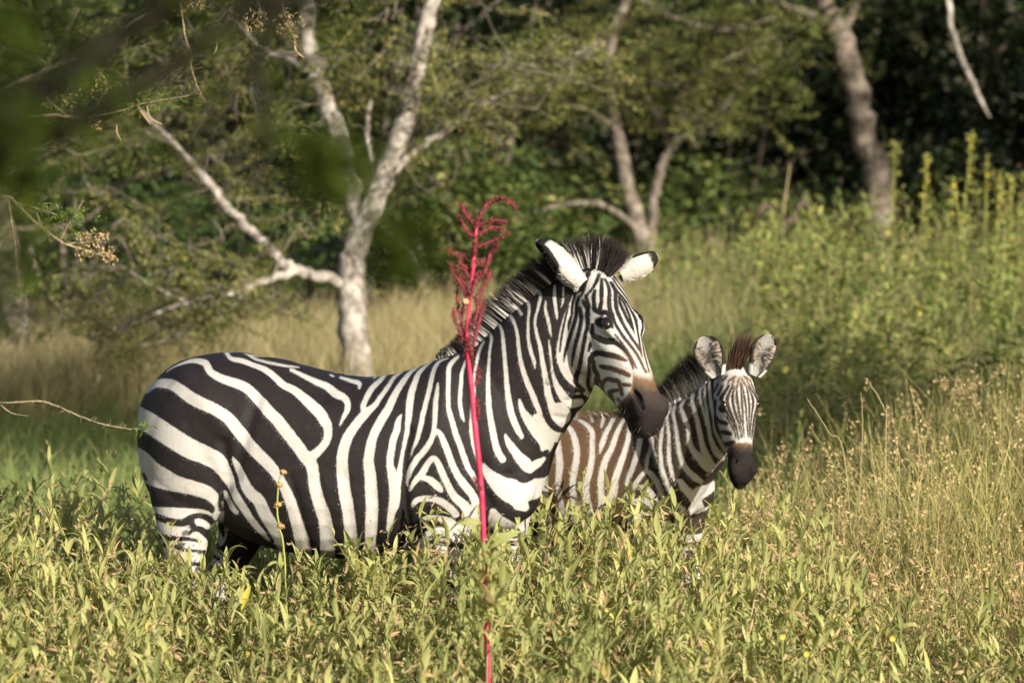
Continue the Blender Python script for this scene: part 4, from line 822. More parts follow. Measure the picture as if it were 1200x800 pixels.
    rm = tt*((crest[-1]-mid(400)) @ sd); fb = body & (r0 < rm); Vm[fb] = V[fb]+2*(rm-r0)[fb][:, None]*sd
    Q = proj(Vm)
    fB = strokes_field(Q, 1, MOTHER_BODY); fH = strokes_field(Q, -1, MOTHER_HEAD)
    # the belly midline stays pale
    cheek = in_poly(Q, [(668,346),(660,362),(654,380),(650,400),(648,415),(652,432),(660,447),(672,456),(684,462),(700,475),(715,492),(800,540),(800,300),(735,300),(700,312),(688,322),(684,340)])
    ish = inhead & (cheek > 0) & (s > -.01)
    f = np.where(ish, fH, fB)
    f = np.where((~inhead) & (V[:, 2] < .085), 10, f)
    # stripes across the chest end of the far half would smear: thin them where the skin faces forward
    ip = in_poly(Q, MOTHER_MUZZLE); mz = np.where(ish, np.clip(np.minimum(ip/12, .06+np.clip((Q[:, 1]-438+(752-Q[:, 0])*.25)/44, 0, 1)), -.3, 1), -.3)
    qd = Q-np.array([706, 378.5]); ca, sa = math.cos(.26), math.sin(.26); eu, ev = qd[:, 0]*ca+qd[:, 1]*sa, -qd[:, 0]*sa+qd[:, 1]*ca
    eye_skin = np.where(ish, np.clip((1-np.hypot(eu/13, ev/(7.2-.0024*eu*eu)))*4, 0, 1), 0)
    def groove(pts, w): return np.where(ish, np.clip(1+strokes_field(Q, -1, [(B_, pts)])/w, 0, 1), 0)
    nos = groove([(743, 459, 3), (748, 466, 6.5), (754, 477, 3.5)], 2.2); mth = groove([(723, 468, 2), (729, 475, 2.5), (733, 485, 2.5), (741, 493, 2)], 2.5)
    # folds and hollows of the skin: (depth, width, line)
    def fold(pts, w): 
        S_ = strokes_field(Q, -1, [(B_, [(x, y, .2) for x, y in pts])], clip=30.); return np.exp(-(np.minimum(S_, 0)/w)**2)
    sk = np.zeros(len(V))
    for dp, w, pts in ((.016, 5, [(480,505),(475,540),(474,575),(478,610),(484,640)]), (.012, 7, [(262,520),(266,560),(259,600),(252,630)]), (.010, 8, [(300,470),(285,520),(275,560)]), (.008, 9, [(540,430),(546,470),(552,510),(566,548)]), (-.012, 13, [(520,440),(515,490),(508,530)]), (-.010, 12, [(546,560),(530,590)]), (.008, 6, [(566,545),(566,570),(574,590)]), (.007, 7, [(612,470),(632,455),(650,440)]), (-.008, 12, [(580,470),(600,510),(612,540)]), (.010, 5, [(596,556),(612,566),(624,590)]),
                       (.005, 5, [(340,560),(352,600),(362,640)]), (.004, 6, [(372,560),(380,600),(388,640)]), (.004, 6, [(404,560),(410,600),(414,640)]), (.004, 6, [(438,560),(440,600),(442,640)]), (.010, 10, [(300,420),(340,445),(380,462)]), (-.010, 14, [(215,440),(240,470),(262,500)]), (.005, 3, [(662,470),(678,468),(688,460)]), (.004, 3, [(650,488),(664,490),(676,482)])):
        sk += dp*np.where(body, fold(pts, w), 0)
    for dp, w, pts in ((.006, 4, [(704,392),(722,404),(736,424)]), (.005, 4, [(697,440),(706,462),(716,474)]), (-.005, 5, [(690,392),(700,400),(712,410)]), (.006, 4, [(686,362),(692,356),(702,352)])):
        sk += dp*np.where(ish, fold(pts, w), 0)
    V = V-nrm*sk[:, None]
    V2 = V-nrm*(nos*.016+mth*.006)[:, None]-nrm*(eye_skin*.004)[:, None]
    eye_skin = np.clip(eye_skin+nos*1.1+mth*.75, 0, 1)
    brown = np.where(ish, np.clip((s-.24)/.10, 0, .75), .02)
    me.vertices.foreach_set("co", V2.astype(np.float32).ravel()); me.update()
    F4 = np.array([p.vertices[:] for p in me.polygons if len(p.vertices) == 4]); F3 = np.array([p.vertices[:] for p in me.polygons if len(p.vertices) == 3])
    mb = MB(); n0 = 0
    mb.add(V2, F4, stripe=f, muzzle=mz, skin=np.clip(eye_skin, 0, 1), brown=brown)
    if len(F3): mb.F3.append(F3)
    for p in me.polygons:
        if len(p.vertices) > 4:
            vs = list(p.vertices); mb.F3.append(np.array([(vs[0], vs[i], vs[i+1]) for i in range(1, len(vs)-1)]))
    # ears
    ears = []
    for base, tip, op, wd, bl in ((hp(.028, .066, .012), at(627, 283, -.27), (-1, .03, .22), .118, .5), (hp(.03, -.062, .035), at(770, 299, -.20), (.35, .75, .9), .082, .55)):
        v, fc, T, I, R = ear_shell(base, tip, op, wd)
        inner = I*np.clip(1-R*.4, 0, 1)
        tb = .84 if op[0] < -.5 else .75
        fr = np.minimum(np.maximum((T-tb)*45, np.minimum((R-.84)*40, (T-.42)*30)), (.97-T)*90); fr = np.where(I > .5, np.maximum(fr, -1.5-4*np.abs(R-.3)), fr)
        mb.add(v, fc, stripe=fr, muzzle=-.3, skin=np.where(I > .5, .32, .02), brown=.03)
        ears.append((v, T, I, R, tip))
    tv = leg(tp, 4, 14); n0 = mb.n; mb.add(tv[0], tv[1], stripe=np.sin(tv[0][:, 2]*60)*6, muzzle=-.3, skin=0, brown=0); mb.F3.append(tv[2]+n0)
    root = thing("zebra", (X0, 0, 0), "large adult black and white zebra standing side on behind the red flower spike", "zebra", "zebras in the tall grass")
    mat = coat_mat("adult_zebra_coat", (.008, .0078, .009), (.085, .045, .022), (.43, .41, .378), .85)
    mb.build("body", mat, root)
    def flow(C):
        t = np.clip((C[:, 2]-zed(560, 470))/.25, 0, 1)*np.clip((C[:, 0]-mid(540)[0])/.1, 0, 1); hd = np.clip(((C-P0) @ ax+.02)/.05, 0, 1)*((C-P0) @ n_ > -.22)*(np.abs((C-P0) @ rt) < .13)
        f_ = np.array([-.55, .1, -1])*(1-t[:, None])+np.array([-.45, .1, -1])*t[:, None]; return f_*(1-hd[:, None])+(-ax*.2+rt*0+np.array([-.5, .2, -.5]))*hd[:, None]
    at_ = dict(stripe=f, muzzle=mz, skin=np.clip(eye_skin, 0, 1), brown=brown); kp = (V2[:, 2] > .35) & (eye_skin < .2)
    fur(root, mat, V2, E, F4, at_, flow, 170000, (.004, .0075), .0008, kp, .16)
    wh = MB(); m = 90; s_ = rng.choice(np.where(ish & (mz > .5) & (h < .0))[0], m); strands(wh, V2[s_], unit(V2[s_]-(P0+ax*.40-n_*.03))+rng.normal(0, .3, (m, 3)), rng.uniform(.02, .05, m), np.full(m, .0007), rng.normal(0, 1, (m, 3)), rng.uniform(0, .4, m), (rng.random(m) < .5)*.6, np.ones(m), seg=4)
    wh.build("whiskers", hair_mat("whisker_hair", (.05, .04, .035), (.4, .36, .3)), root)
    for q in (.0625, -.055): put_eye(root, "eye", hp(.185, q, .0475), (.021, .0155, .0155), H)
    def fr_of(v, T, I, R): return np.minimum(np.maximum((T-.74)*45, np.minimum((R-.84)*40, (T-.42)*30)), (.97-T)*90)
    eh = MB()
    for v, T, I, R_, tip in ears:
        s_ = rng.choice(np.where((I > .5) & (T > .12) & (T < .85) & (R_ > .45))[0], 420); cen = v[(I > .5) & (T > .3) & (T < .6)].mean(0)
        s2 = rng.choice(np.where((I < .5) & (T < .92) & (fr_of(v, T, I, R_) < -1))[0], 900); strands(eh, v[s2], unit(tip-v[s2])*.8+unit(v[s2]-v.mean(0))*.5+rng.normal(0, .25, (900, 3)), rng.uniform(.006, .014, 900), np.full(900, .0013), rng.normal(0, 1, (900, 3)), rng.uniform(0, .4, 900), np.full(900, .85), np.full(900, 2.), seg=2)
        strands(eh, v[s_], unit(tip-v[s_])*.7+unit(cen-v[s_])*.7+rng.normal(0, .25, (420, 3)), rng.uniform(.015, .035, 420), np.full(420, .0016), rng.normal(0, 1, (420, 3)), rng.uniform(0, .4, 420), (rng.random(420) < .75)*.9, np.ones(420), seg=3)
    eh.build("ear_hair", hair_mat("adult_ear_hair", (.16, .14, .115), (.52, .48, .40)), root)
    # mane: stiff hairs along the crest, each hair as pale or dark as the stripe it grows from
    cr = np.array([(514,419,16,-.02),(530,416,20,-.03),(548,409,28,-.05),(566,395,34,-.08),(590,374,40,-.11),(612,354,42,-.145),(635,336,42,-.18),(655,322,42,-.21),(675,313,42,-.235),(692,309,44,-.25),(706,312,42,-.265),(716,320,36,-.275)])
    S = spline(cr, 8); N = 9000; u = rng.random(N)*(len(S)-1.001); i = u.astype(int); w = (u-i)[:, None]; C = S[i]*(1-w)+S[i+1]*w
    tx = S[i+1]-S[i]; ang = np.arctan2(-tx[:, 1], tx[:, 0])
    base = np.array([at(x, y, Y) for x, y, _, Y in C]); d = np.array([[-math.sin(a)-.25, 0, math.cos(a)] for a in ang])
    fore = np.clip((u/(len(S)-1)-.72)/.28, 0, 1)[:, None]
    d = unit(d*(1-fore)+np.column_stack([(C[:, 0]-688)/34, np.zeros(N), np.ones(N)])*fore+rng.normal(0, .065, (N, 3)))
    ln = C[:, 2]/385*(.52+.36*rng.random(N))*np.clip(.55+u/10, .5, 1)*(1+.22*fore[:, 0])
    pb = base+sd*rng.normal(0, .011, N)[:, None]-np.array([0, 0, .012])
    Qr = C[:, :2]+np.array([1.5, 5.0]); Qr = np.column_stack([Qr[:, 0], Qr[:, 1]]); fr = strokes_field(Qr, 1, MOTHER_BODY)
    pr = (fr < 1.9).astype(float)
    fx = C[:, 0]; pr = np.where(fx > 668, ((np.abs(fx-684) < 3.2) | (np.abs(fx-692) < 2) | (np.abs(fx-700) < 1.5)).astype(float), pr)
    mm = MB(); strands(mm, pb, d, ln, np.full(N, .0024), np.column_stack([rng.normal(-.25, .35, N), rng.normal(0, .3, N), np.zeros(N)]), rng.uniform(0, .35, N), pr*(.75+.25*rng.random(N)), rng.uniform(.36, 1.0, N))
    mm.build("mane", hair_mat("adult_mane_hair", (.018, .013, .011), (.50, .47, .42)), root)
    return root, hp
MOTHER, HP = make_mother()

FOAL_BODY = [
 (W_, [(639,546,5),(639,556,6.5),(639,574,8),(641,592,8),(644,608,8),(650,640,8)]),
 (W_, [(650,505,3),(654,516,5.5),(655,530,8),(656,545,9),(654.5,560,8),(654,570,7),(657,585,6.5),(660,606,8),(664,640,8)]),
 (W_, [(662,496,4),(666,500,5.5),(671,507,7),(675,520,8),(676,532,8.3),(674,548,8.2),(671,566,8),(672,582,8),(674,600,9),(678,640,9)]),
 (W_, [(679,492,3.5),(684,495,5),(690,500,6),(694,507,6.5),(694,520,6.6),(694,535,7.2),(691,552,8),(687,567,8.4),(687,584,10),(690,600,12),(694,640,12)]),
 (W_, [(669,489.5,3),(675,490.5,2.5)]), (W_, [(693,489,4),(694.5,494,3)]), (W_, [(708,487,5),(706.5,493,5),(705,500,3)]),
 (W_, [(722,484,5),(719,490,5.5),(716,496,5.5),(711,506,6.2),(706,519,7),(703,531,2.5)]),
 (W_, [(733,488,3.5),(727,499,5.5),(722,510,6.5),(717,525,7.2),(710,538,8),(706,553,8.5),(704,566,8.2),(705,580,8.5),(707,594,13),(710,640,13)]),
 (W_, [(741,492,4),(738,504,6),(735,520,6.5),(730,535,7.5),(724.5,551,8.4),(721,562,8.6),(719,576,10),(714,590,13)]),
 (W_, [(754,488,4),(752,502,6),(750,516,6.5),(747,531,6.8),(742,546,6.8),(738,557,6.5),(734,568,4.5)]),
 (W_, [(766,484,3.5),(765,496,4.5),(764,510,5),(763,524,6),(759,537,5),(757,551,5)]), (W_, [(764,522,4),(767,534,4.4),(769,547,3)]),
 (W_, [(757,551,5),(750,559,6.2),(742,571,7.2),(735,582,6.2)]), (W_, [(757,551,5),(764,556,7),(771,567,7.4),(777,582,7.4),(784,600,8)]),
 (W_, [(750,570,5),(757,571,6.5),(764,579,7.5),(769,588,8.5)]), (W_, [(742,588,9),(757,587,10),(768,594,11)]), (W_, [(740,606,12),(780,606,12)]),
 (W_, [(781,477,2.5),(780,483,3.5),(776,491,4.2),(776,504,4.5),(774,522,4.6),(775,541,5.2),(777,554,6.4),(781,567,7.2),(785,580,6.5),(788,600,8)]),
 (W_, [(783,470,3),(786,479,4),(781.5,487,4.3),(783,500,4.5),(784,512,4.5),(784,525,5.3),(784.5,540,5.5),(787,552,5.3),(790,563,3)]),
 (W_, [(788,464,3),(791,475,3.6),(789,484,4.2),(792,500,4.6),(793,506,5),(795,522,5.4),(798,537,6.4),(805,550,7.4),(815,559.5,8.4),(823,565,6)]),
 (W_, [(795,459,3.5),(801,469,5),(798,475.5,4.5),(801,486,5.4),(806,500,6.2),(807,510,6.3),(809,520,6.8),(814,530,8.4),(820,537,10),(827,546,10),(833,551,6)]),
 (W_, [(799,455,2.5),(806,466,3)]),
 (W_, [(808,450,4),(812,460,5),(811,469,4.4),(815,484,5.4),(819,501,6.3),(822,517,6.8),(826,530,9),(831,540,10),(836,545,6)]),
 (W_, [(822,437,5),(825,449,5),(820.5,456,3.6),(821,470,3.4),(826,487,3.6),(828,497,4.2)]),
 (W_, [(826,451,3),(826,466,3.2),(828,481,4),(830,497,5.2),(832,510,5.4),(835,520,7),(840,530,9),(846,536,8)]),
 (W_, [(831,446,3),(832,462,4),(834,477,5),(837,491,4.5),(838,505,4.5),(845,519,5.2),(849,527,5)]), (W_, [(840,470,3),(842,490,3),(846,507,4)]),
 (W_, [(828,557,2.4),(840,544,2.4),(853,529,2.4)]),  # sunlit throat edge, painted as a thin pale line
 (W_, [(797,564,8),(803,573,11),(812,585,16),(818,600,20)]), (W_, [(820,577,16),(830,573,12),(838,566,8)]), (W_, [(790,590,8),(798,598,12)]),
 (B_, [(795,575,5),(799,582,9),(805,590,9)]), (B_, [(825,567,3),(829,562,6),(834,555,4)]),
 (W_, [(560,650,40),(840,650,40)]), (W_, [(560,690,50),(840,690,50)]), (W_, [(560,730,50),(840,730,50)]), (W_, [(560,770,50),(840,770,50)]), (W_, [(560,810,50),(840,810,50)]),
]+[(B_, [(560, y, 5), (840, y+2, 5)]) for y in range(640, 830, 16)]+[(W_, [(x, 480, 5), (x-6, 540, 8), (x-2, 640, 8)]) for x in (560, 577, 594, 611, 627)]
FOAL_HEAD = [
 (B_, [(863.5,450,1.6),(864.5,463,2.4),(865.3,476,2.6),(866.2,490,2.2),(867.5,512,1.4)]),
 (B_, [(859.5,452,2),(860,466,3),(861.5,480,2.8),(863.3,492,2.2),(865.3,512,1.4)]),
 (B_, [(857,453,2),(855.5,466,3.2),(857,478,3.2),(859.8,489,2.6),(862,499,2.2),(864,512,1.5)]),
 (B_, [(854.5,455,2.4),(851,465,4),(851,473,4.4),(853.5,483,3.6),(857,493,2.8),(859.6,503,2.4),(861.5,514,1.8)]),
 (B_, [(852,452,3),(847.5,461,3.6),(844,468,3.4)]), (B_, [(846,452,2.2),(841,463,2.4)]), (B_, [(841,450,2),(837,459,2)]),
 (B_, [(849,481,3),(854,491,2.6),(857,499,2.1),(859,512,1.6)]), (B_, [(850,488,2.4),(854,497,2),(857.5,507,1.6)]),
 (B_, [(838,487,3),(843,493.5,4.5),(850,496,4.5)]), (B_, [(843,506,4),(848,506.5,5.4),(853,508,5)]), (B_, [(845,520,4),(850,520.5,6),(856,519,6)]),
 (B_, [(838,470,4),(837,485,4),(840,500,4),(844,512,3)]),
 (B_, [(862,443,1.4),(860,453,2)]), (B_, [(857,444,1.4),(854.5,456,2.2)]), (B_, [(852,445,1.4),(851,453,2.4)]), (B_, [(865,442,1.2),(864,452,1.8)]), (B_, [(858,441,2),(852,447,2)]), (B_, [(850,441,1.8),(846,446,1.8)]),
]
def make_foal():
    PSI = math.radians(22.0); O = at(715, 600, .78); X0, Y0 = O[0], .78
    fw = np.array([math.cos(PSI), -math.sin(PSI), 0]); sd = np.array([-math.sin(PSI), -math.cos(PSI), 0]); up = np.array([0, 0, 1.])
    def mid(px, py=540):
        Y = Y0
        for _ in range(5): p = at(px, py, Y); Y = Y0-(p[0]-X0)*math.tan(PSI)
        return p
    def zed(px, py): return mid(px, py)[2]
    P = []
    st = [(574,515,565,.015),(578,505,580,.06),(588,495,598,.10),(606,489,608,.13),(632,485.5,614,.15),(665,487,622,.162),(700,488,626,.165),(735,487,622,.155),(762,483,616,.138),(785,487,610,.12),(806,508,604,.10),(822,535,598,.075),(832,552,590,.045),(836,563,582,.015)]
    rg = []
    for px, t, b, w in spline(st, 3):
        c = mid(px); rg.append((np.array([c[0], c[1], 0]), up, sd, zed(px, t), zed(px, b), w, .08, .92))
    P.append(loft(rg, 40))
    nk = [(762,482,804,604,.108,.62),(778,478,825,577,.094,.59),(797,469,838,557,.082,.55),(814,457,848,542,.072,.51),(829,446,856,526,.06,.47),(845,440,866,505,.055,.43)]
    rg = []
    for cx, cy, tx, ty, w, Y in spline(nk, 4):
        a, b = at(cx, cy, Y), at(tx, ty, Y); u = unit(a-b); rg.append(((a+b)/2, u, unit(np.array([-.35, -.94, 0])), np.linalg.norm(a-b)/2, -np.linalg.norm(a-b)/2, w, 0, .95))
    P.append(loft(rg, 32))
    P0 = at(862.5, 436, .40); P1 = at(871, 560, .25); ax = unit(P1-P0); n_ = unit(up-(up @ ax)*ax); rt = unit(np.cross(n_, ax))
    if rt[0] > 0: rt = -rt
    rt = unit(rt+np.array([0, -.10, .0])); n_ = unit(np.cross(ax, rt)); n_ = n_ if n_[2] > 0 else -n_
    def hp(s, l, h): return P0+ax*s+rt*l+n_*h
    hr = [(-.03,.0,-.06,.025),(-.015,.02,-.08,.045),(.015,.035,-.11,.056),(.05,.045,-.13,.065),(.09,.05,-.14,.069),(.125,.05,-.142,.069),(.16,.046,-.135,.062),(.20,.040,-.115,.052),(.24,.036,-.095,.042),(.28,.033,-.08,.042),(.31,.03,-.074,.045),(.335,.022,-.068,.043),(.355,.006,-.058,.034),(.366,-.012,-.042,.018)]
    P.append(loft([(hp(s, 0, 0), n_, rt, t, b, w, .25, .86) for s, t, b, w in spline(hr, 4)], 36))
    H = (ax, rt, n_)
    for q in (-1, 1):
        P.append(ball(hp(.112, q*.043, .022), H, (.036, .020, .021))); P.append(ball(hp(.11, q*.04, -.07), H, (.07, .03, .06))); P.append(ball(hp(.322, q*.028, .006), H, (.028, .019, .024)))
    P.append(ball(hp(.345, 0, -.045), H, (.03, .026, .022)))
    L3 = (fw, sd, up)
    def bod(px, py, r): return mid(px, py)+sd*r
    for q in (-1, 1):
        P.append(ball(bod(606, 555, q*.075), L3, (.12, .085, .18))); P.append(ball(bod(768, 552, q*.075), L3, (.11, .07, .16))); P.append(ball(bod(803, 582, q*.04), L3, (.055, .05, .07)))
    def row(px, py, r, a, b): return (*(mid(px, py)+sd*r), a, b)
    for px, r in ((600, .085), (628, -.08)):
        P.append(leg([row(px,575,r,.095,.06), row(px+2,605,r,.07,.052), row(px,640,r,.044,.038), row(px-6,680,r,.04,.032), row(px-6,700,r,.034,.028), row(px+2,760,r,.022,.021), row(px+4,795,r,.029,.026), row(px+9,820,r,.025,.025), row(px+14,842,r,.042,.038)]))
    for px, r in ((768, .08), (800, -.08)):
        P.append(leg([row(px-3,580,r,.08,.055), row(px-3,615,r,.055,.045), row(px-1,660,r,.038,.034), row(px,710,r,.036,.034), row(px,735,r,.03,.028), row(px,775,r,.021,.02), row(px,800,r,.028,.026), row(px+5,822,r,.025,.025), row(px+9,842,r,.042,.038)]))
    me = fuse(P, .0065, 6)
    me = refine(me, lambda V: ((V-P0) @ ax > -.02) & ((V-P0) @ n_ > -.15) & (np.abs((V-P0) @ rt) < .1))
    V, E = mesh_arrays(me); d = V-P0; s, l, h = d @ ax, d @ rt, d @ n_; al = np.abs(l)
    nrm = np.empty(len(V)*3, np.float32); me.vertices.foreach_get("normal", nrm); nrm = nrm.reshape(-1, 3)
    def slit(a, b, r):
        a, b = np.array(a), np.array(b); q = np.stack([s, al, h], 1); e = b-a; t = np.clip(((q-a) @ e)/(e @ e), 0, 1); return np.exp(-(np.linalg.norm(q-a-t[:, None]*e, axis=1)/r)**2)
    nos = slit((.305, .041, .022), (.338, .037, .0), .007); mth = slit((.30, .036, -.045), (.362, .008, -.034), .005); ey = slit((.104, .063, .021), (.128, .061, .019), .010)
    V = V-nrm*(nos*.012+mth*.005+ey*.005)[:, None]
    inhead = (s > -.02) & (h > -.15) & (al < .1)
    Vm = V.copy(); fl = inhead & (l < 0); Vm[fl] = V[fl]-2*l[fl][:, None]*rt
    Q = proj(Vm)
    r0 = (V-mid(715)) @ sd; nx = np.clip((V[:, 0]-mid(775)[0])/.2, 0, 1)*np.clip((V[:, 2]-zed(790, 540))/.1, 0, 1); rm = nx*.10
    fb = (~inhead) & (r0 < rm); Vb = V.copy(); Vb[fb] = V[fb]+2*(rm-r0)[fb][:, None]*sd; QB = proj(Vb)
    fB = strokes_field(QB, 1, FOAL_BODY); fH = strokes_field(Q, -1, [(a, [(x+4.5*min(1, max(0, (x-843)/20)), y, w*.95) for x, y, w in p]) for a, p in FOAL_HEAD])
    ish = inhead & (Q[:, 0] > 836.5) & (h > -.11)
    f = np.where(ish, fH, fB); f = np.where((~inhead) & (V[:, 2] < .07), 10, f)
    mz = np.where(ish, (s-.243)/.04, -.3)
    ey = np.maximum(ey, np.where(ish, np.clip((1-np.hypot((Q[:, 0]-846.5)/5.6, (Q[:, 1]-478.5)/5.6))*4, 0, 1), 0))
    patch = np.exp(-(((Q[:, 1]-446)/8)**2+((Q[:, 0]-863)/9)**2)**2); mz = np.maximum(mz, np.where(ish, patch*.13-.02, -.3)); mz = np.clip(mz, -.3, 1)
    brown = np.where(ish, .12, np.clip((775-QB[:, 0])/90, .12, .95))
    me.vertices.foreach_set("co", V.astype(np.float32).ravel()); me.update()
    F4 = np.array([p.vertices[:] for p in me.polygons if len(p.vertices) == 4]); mb = MB()
    mb.add(V, F4, stripe=f, muzzle=mz, skin=np.clip(ey+nos*1.1, 0, 1), brown=brown)
    fur_in = (V, E, F4, dict(stripe=f, muzzle=mz, skin=np.clip(ey+nos*1.1, 0, 1), brown=brown))
    for p in me.polygons:
        if len(p.vertices) != 4:
            vs = list(p.vertices); mb.F3.append(np.array([(vs[0], vs[i], vs[i+1]) for i in range(1, len(vs)-1)]))
    ears = []
    for base, tip, op, wd in ((at(841, 441, .36), at(824, 394, .37), (-.12, -1, .15), .096), (at(884, 440, .37), at(903, 392, .39), (.34, -1, .15), .084)):
        v, fc, T, I, R = ear_shell(base, tip, op, wd, .006, .55, .62)
        fr = np.minimum(np.maximum(np.minimum((R-.70)*45, (T-.22)*40), np.where(I < .5, (T-.6)*50, -10)), (.955-T)*120)
        cen = (I > .5)*np.exp(-((R-.25)/.35)**2-((T-.48)/.20)**2)
        mb.add(v, fc, stripe=np.where(I > .5, np.maximum(fr, -5+6*cen), fr), muzzle=-.3, skin=np.where(I > .5, .48+.5*cen, .12), brown=.05)
        ears.append((v, T, I, R, tip))
    root = thing("zebra", (X0, Y0, 0), "small brown striped zebra foal facing the camera behind the adult zebra", "zebra", "zebras in the tall grass")
    tl = [mid(577, 512)+sd*-.02, mid(570, 530)+sd*-.02, mid(568, 570)+sd*-.02, mid(570, 620)+sd*-.02]
    tv = leg([(*p, r, r) for p, r in zip(tl, (.03, .024, .02, .014))], 4, 12); n0 = mb.n; mb.add(tv[0], tv[1], stripe=np.sin(tv[0][:, 2]*70)*6, muzzle=-.3, skin=0, brown=.8); mb.F3.append(tv[2]+n0)
    fmat = coat_mat("foal_coat", (.014, .011, .010), (.10, .056, .026), (.45, .428, .392), 1.0)
    mb.build("body", fmat, root)
    fur(root, fmat, *fur_in, lambda C: np.where(((C-P0) @ ax > -.01)[:, None] & (np.abs((C-P0) @ rt) < .09)[:, None], np.array([[0, -.2, 1.]]), np.array([[-.7, .1, -.8]])), 70000, (.006, .013), .0010, (V[:, 2] > .3) & (fur_in[3]['skin'] < .2) & (np.hypot(*(Q-np.array([846.5, 478.5])).T) > 7), .26)
    for q in (1, -1): put_eye(root, "eye", hp(.118, q*.0535, .0285), (.015, .0125, .0125), H)
    eh = MB()
    for v, T, I, R_, tip in ears:
        s_ = rng.choice(np.where((I > .5) & (T > .10) & (T < .85) & (R_ > .35))[0], 520); cen = v[(I > .5) & (T > .35) & (T < .65)].mean(0)
        strands(eh, v[s_], unit(cen-v[s_])*.8+np.array([0, -.35, .25])+rng.normal(0, .22, (520, 3)), rng.uniform(.012, .030, 520), np.full(520, .0016), rng.normal(0, 1, (520, 3)), rng.uniform(0, .4, 520), (rng.random(520) < .72)*.85, np.ones(520), seg=3)
    eh.build("ear_hair", hair_mat("foal_ear_hair", (.05, .04, .034), (.42, .36, .27)), root)
    # mane, forelock and the woolly line of the back
    cr = np.array([(768,481,16,.62),(780,478,30,.595),(795,470,42,.56),(808,461,46,.53),(820,452,46,.50),(832,443,44,.46),(842,438,40,.43)])
    S = spline(cr, 8); N = 4600; u = rng.random(N)*(len(S)-1.001); i = u.astype(int); w = (u-i)[:, None]; C = S[i]*(1-w)+S[i+1]*w
    base = np.array([at(x, y+2, Y) for x, y, _, Y in C]); d = unit(np.column_stack([np.full(N, -.38), np.zeros(N), np.ones(N)])+rng.normal(0, .13, (N, 3)))
    pr = (strokes_field(C[:, :2]+np.array([1.0, 5.0]), 1, FOAL_BODY) < 3.4).astype(float)
    mm = MB(); strands(mm, base+rng.normal(0, .007, (N, 3)), d, C[:, 2]/365*(.5+.42*rng.random(N)), np.full(N, .0022), np.column_stack([rng.normal(-.1, .3, N), rng.normal(0, .3, N), np.zeros(N)]), rng.uniform(.05, .4, N), pr*.95, rng.uniform(.4, .9, N))
    mm.build("mane", hair_mat("foal_mane_hair", (.034, .024, .019), (.50, .47, .44)), root)
    fm = MB(); N = 700; t = rng.random(N)
    base = np.array([at(852+14*a, 441+1*b, .375+.02*c) for a, b, c in zip(rng.random(N), rng.random(N), rng.random(N))])
    d = unit(np.column_stack([.18+.10*rng.normal(0, 1, N), .1*rng.normal(0, 1, N), np.ones(N)]))
    strands(fm, base, d, (.075+.075*rng.random(N)), np.full(N, .0028), np.column_stack([np.ones(N), rng.normal(0, .3, N), np.zeros(N)]), rng.uniform(.0, .3, N), np.zeros(N), np.ones(N))
    fm.build("forelock", hair_mat("foal_forelock_hair", (.045, .024, .016), (.3, .2, .15)), root)
    bk = MB(); N = 1800; px = rng.uniform(600, 775, N); tops = np.interp(px, [s_[0] for s_ in st], [s_[1] for s_ in st])
    base = np.array([mid(a, b+1.2) for a, b in zip(px, tops)])+sd*rng.normal(0, .014, N)[:, None]
    strands(bk, base-np.array([0, 0, .004]), unit(np.column_stack([np.full(N, -.5), np.zeros(N), np.ones(N)])+rng.normal(0, .25, (N, 3))), rng.uniform(.012, .032, N), np.full(N, .002), np.column_stack([-np.ones(N), np.zeros(N), np.zeros(N)]), rng.uniform(0, .5, N), (rng.random(N) < .15).astype(float), np.ones(N), seg=3)
    bk.build("back_hair", hair_mat("foal_back_hair", (.10, .055, .028), (.55, .5, .42)), root)
    return root
FOAL = make_foal()
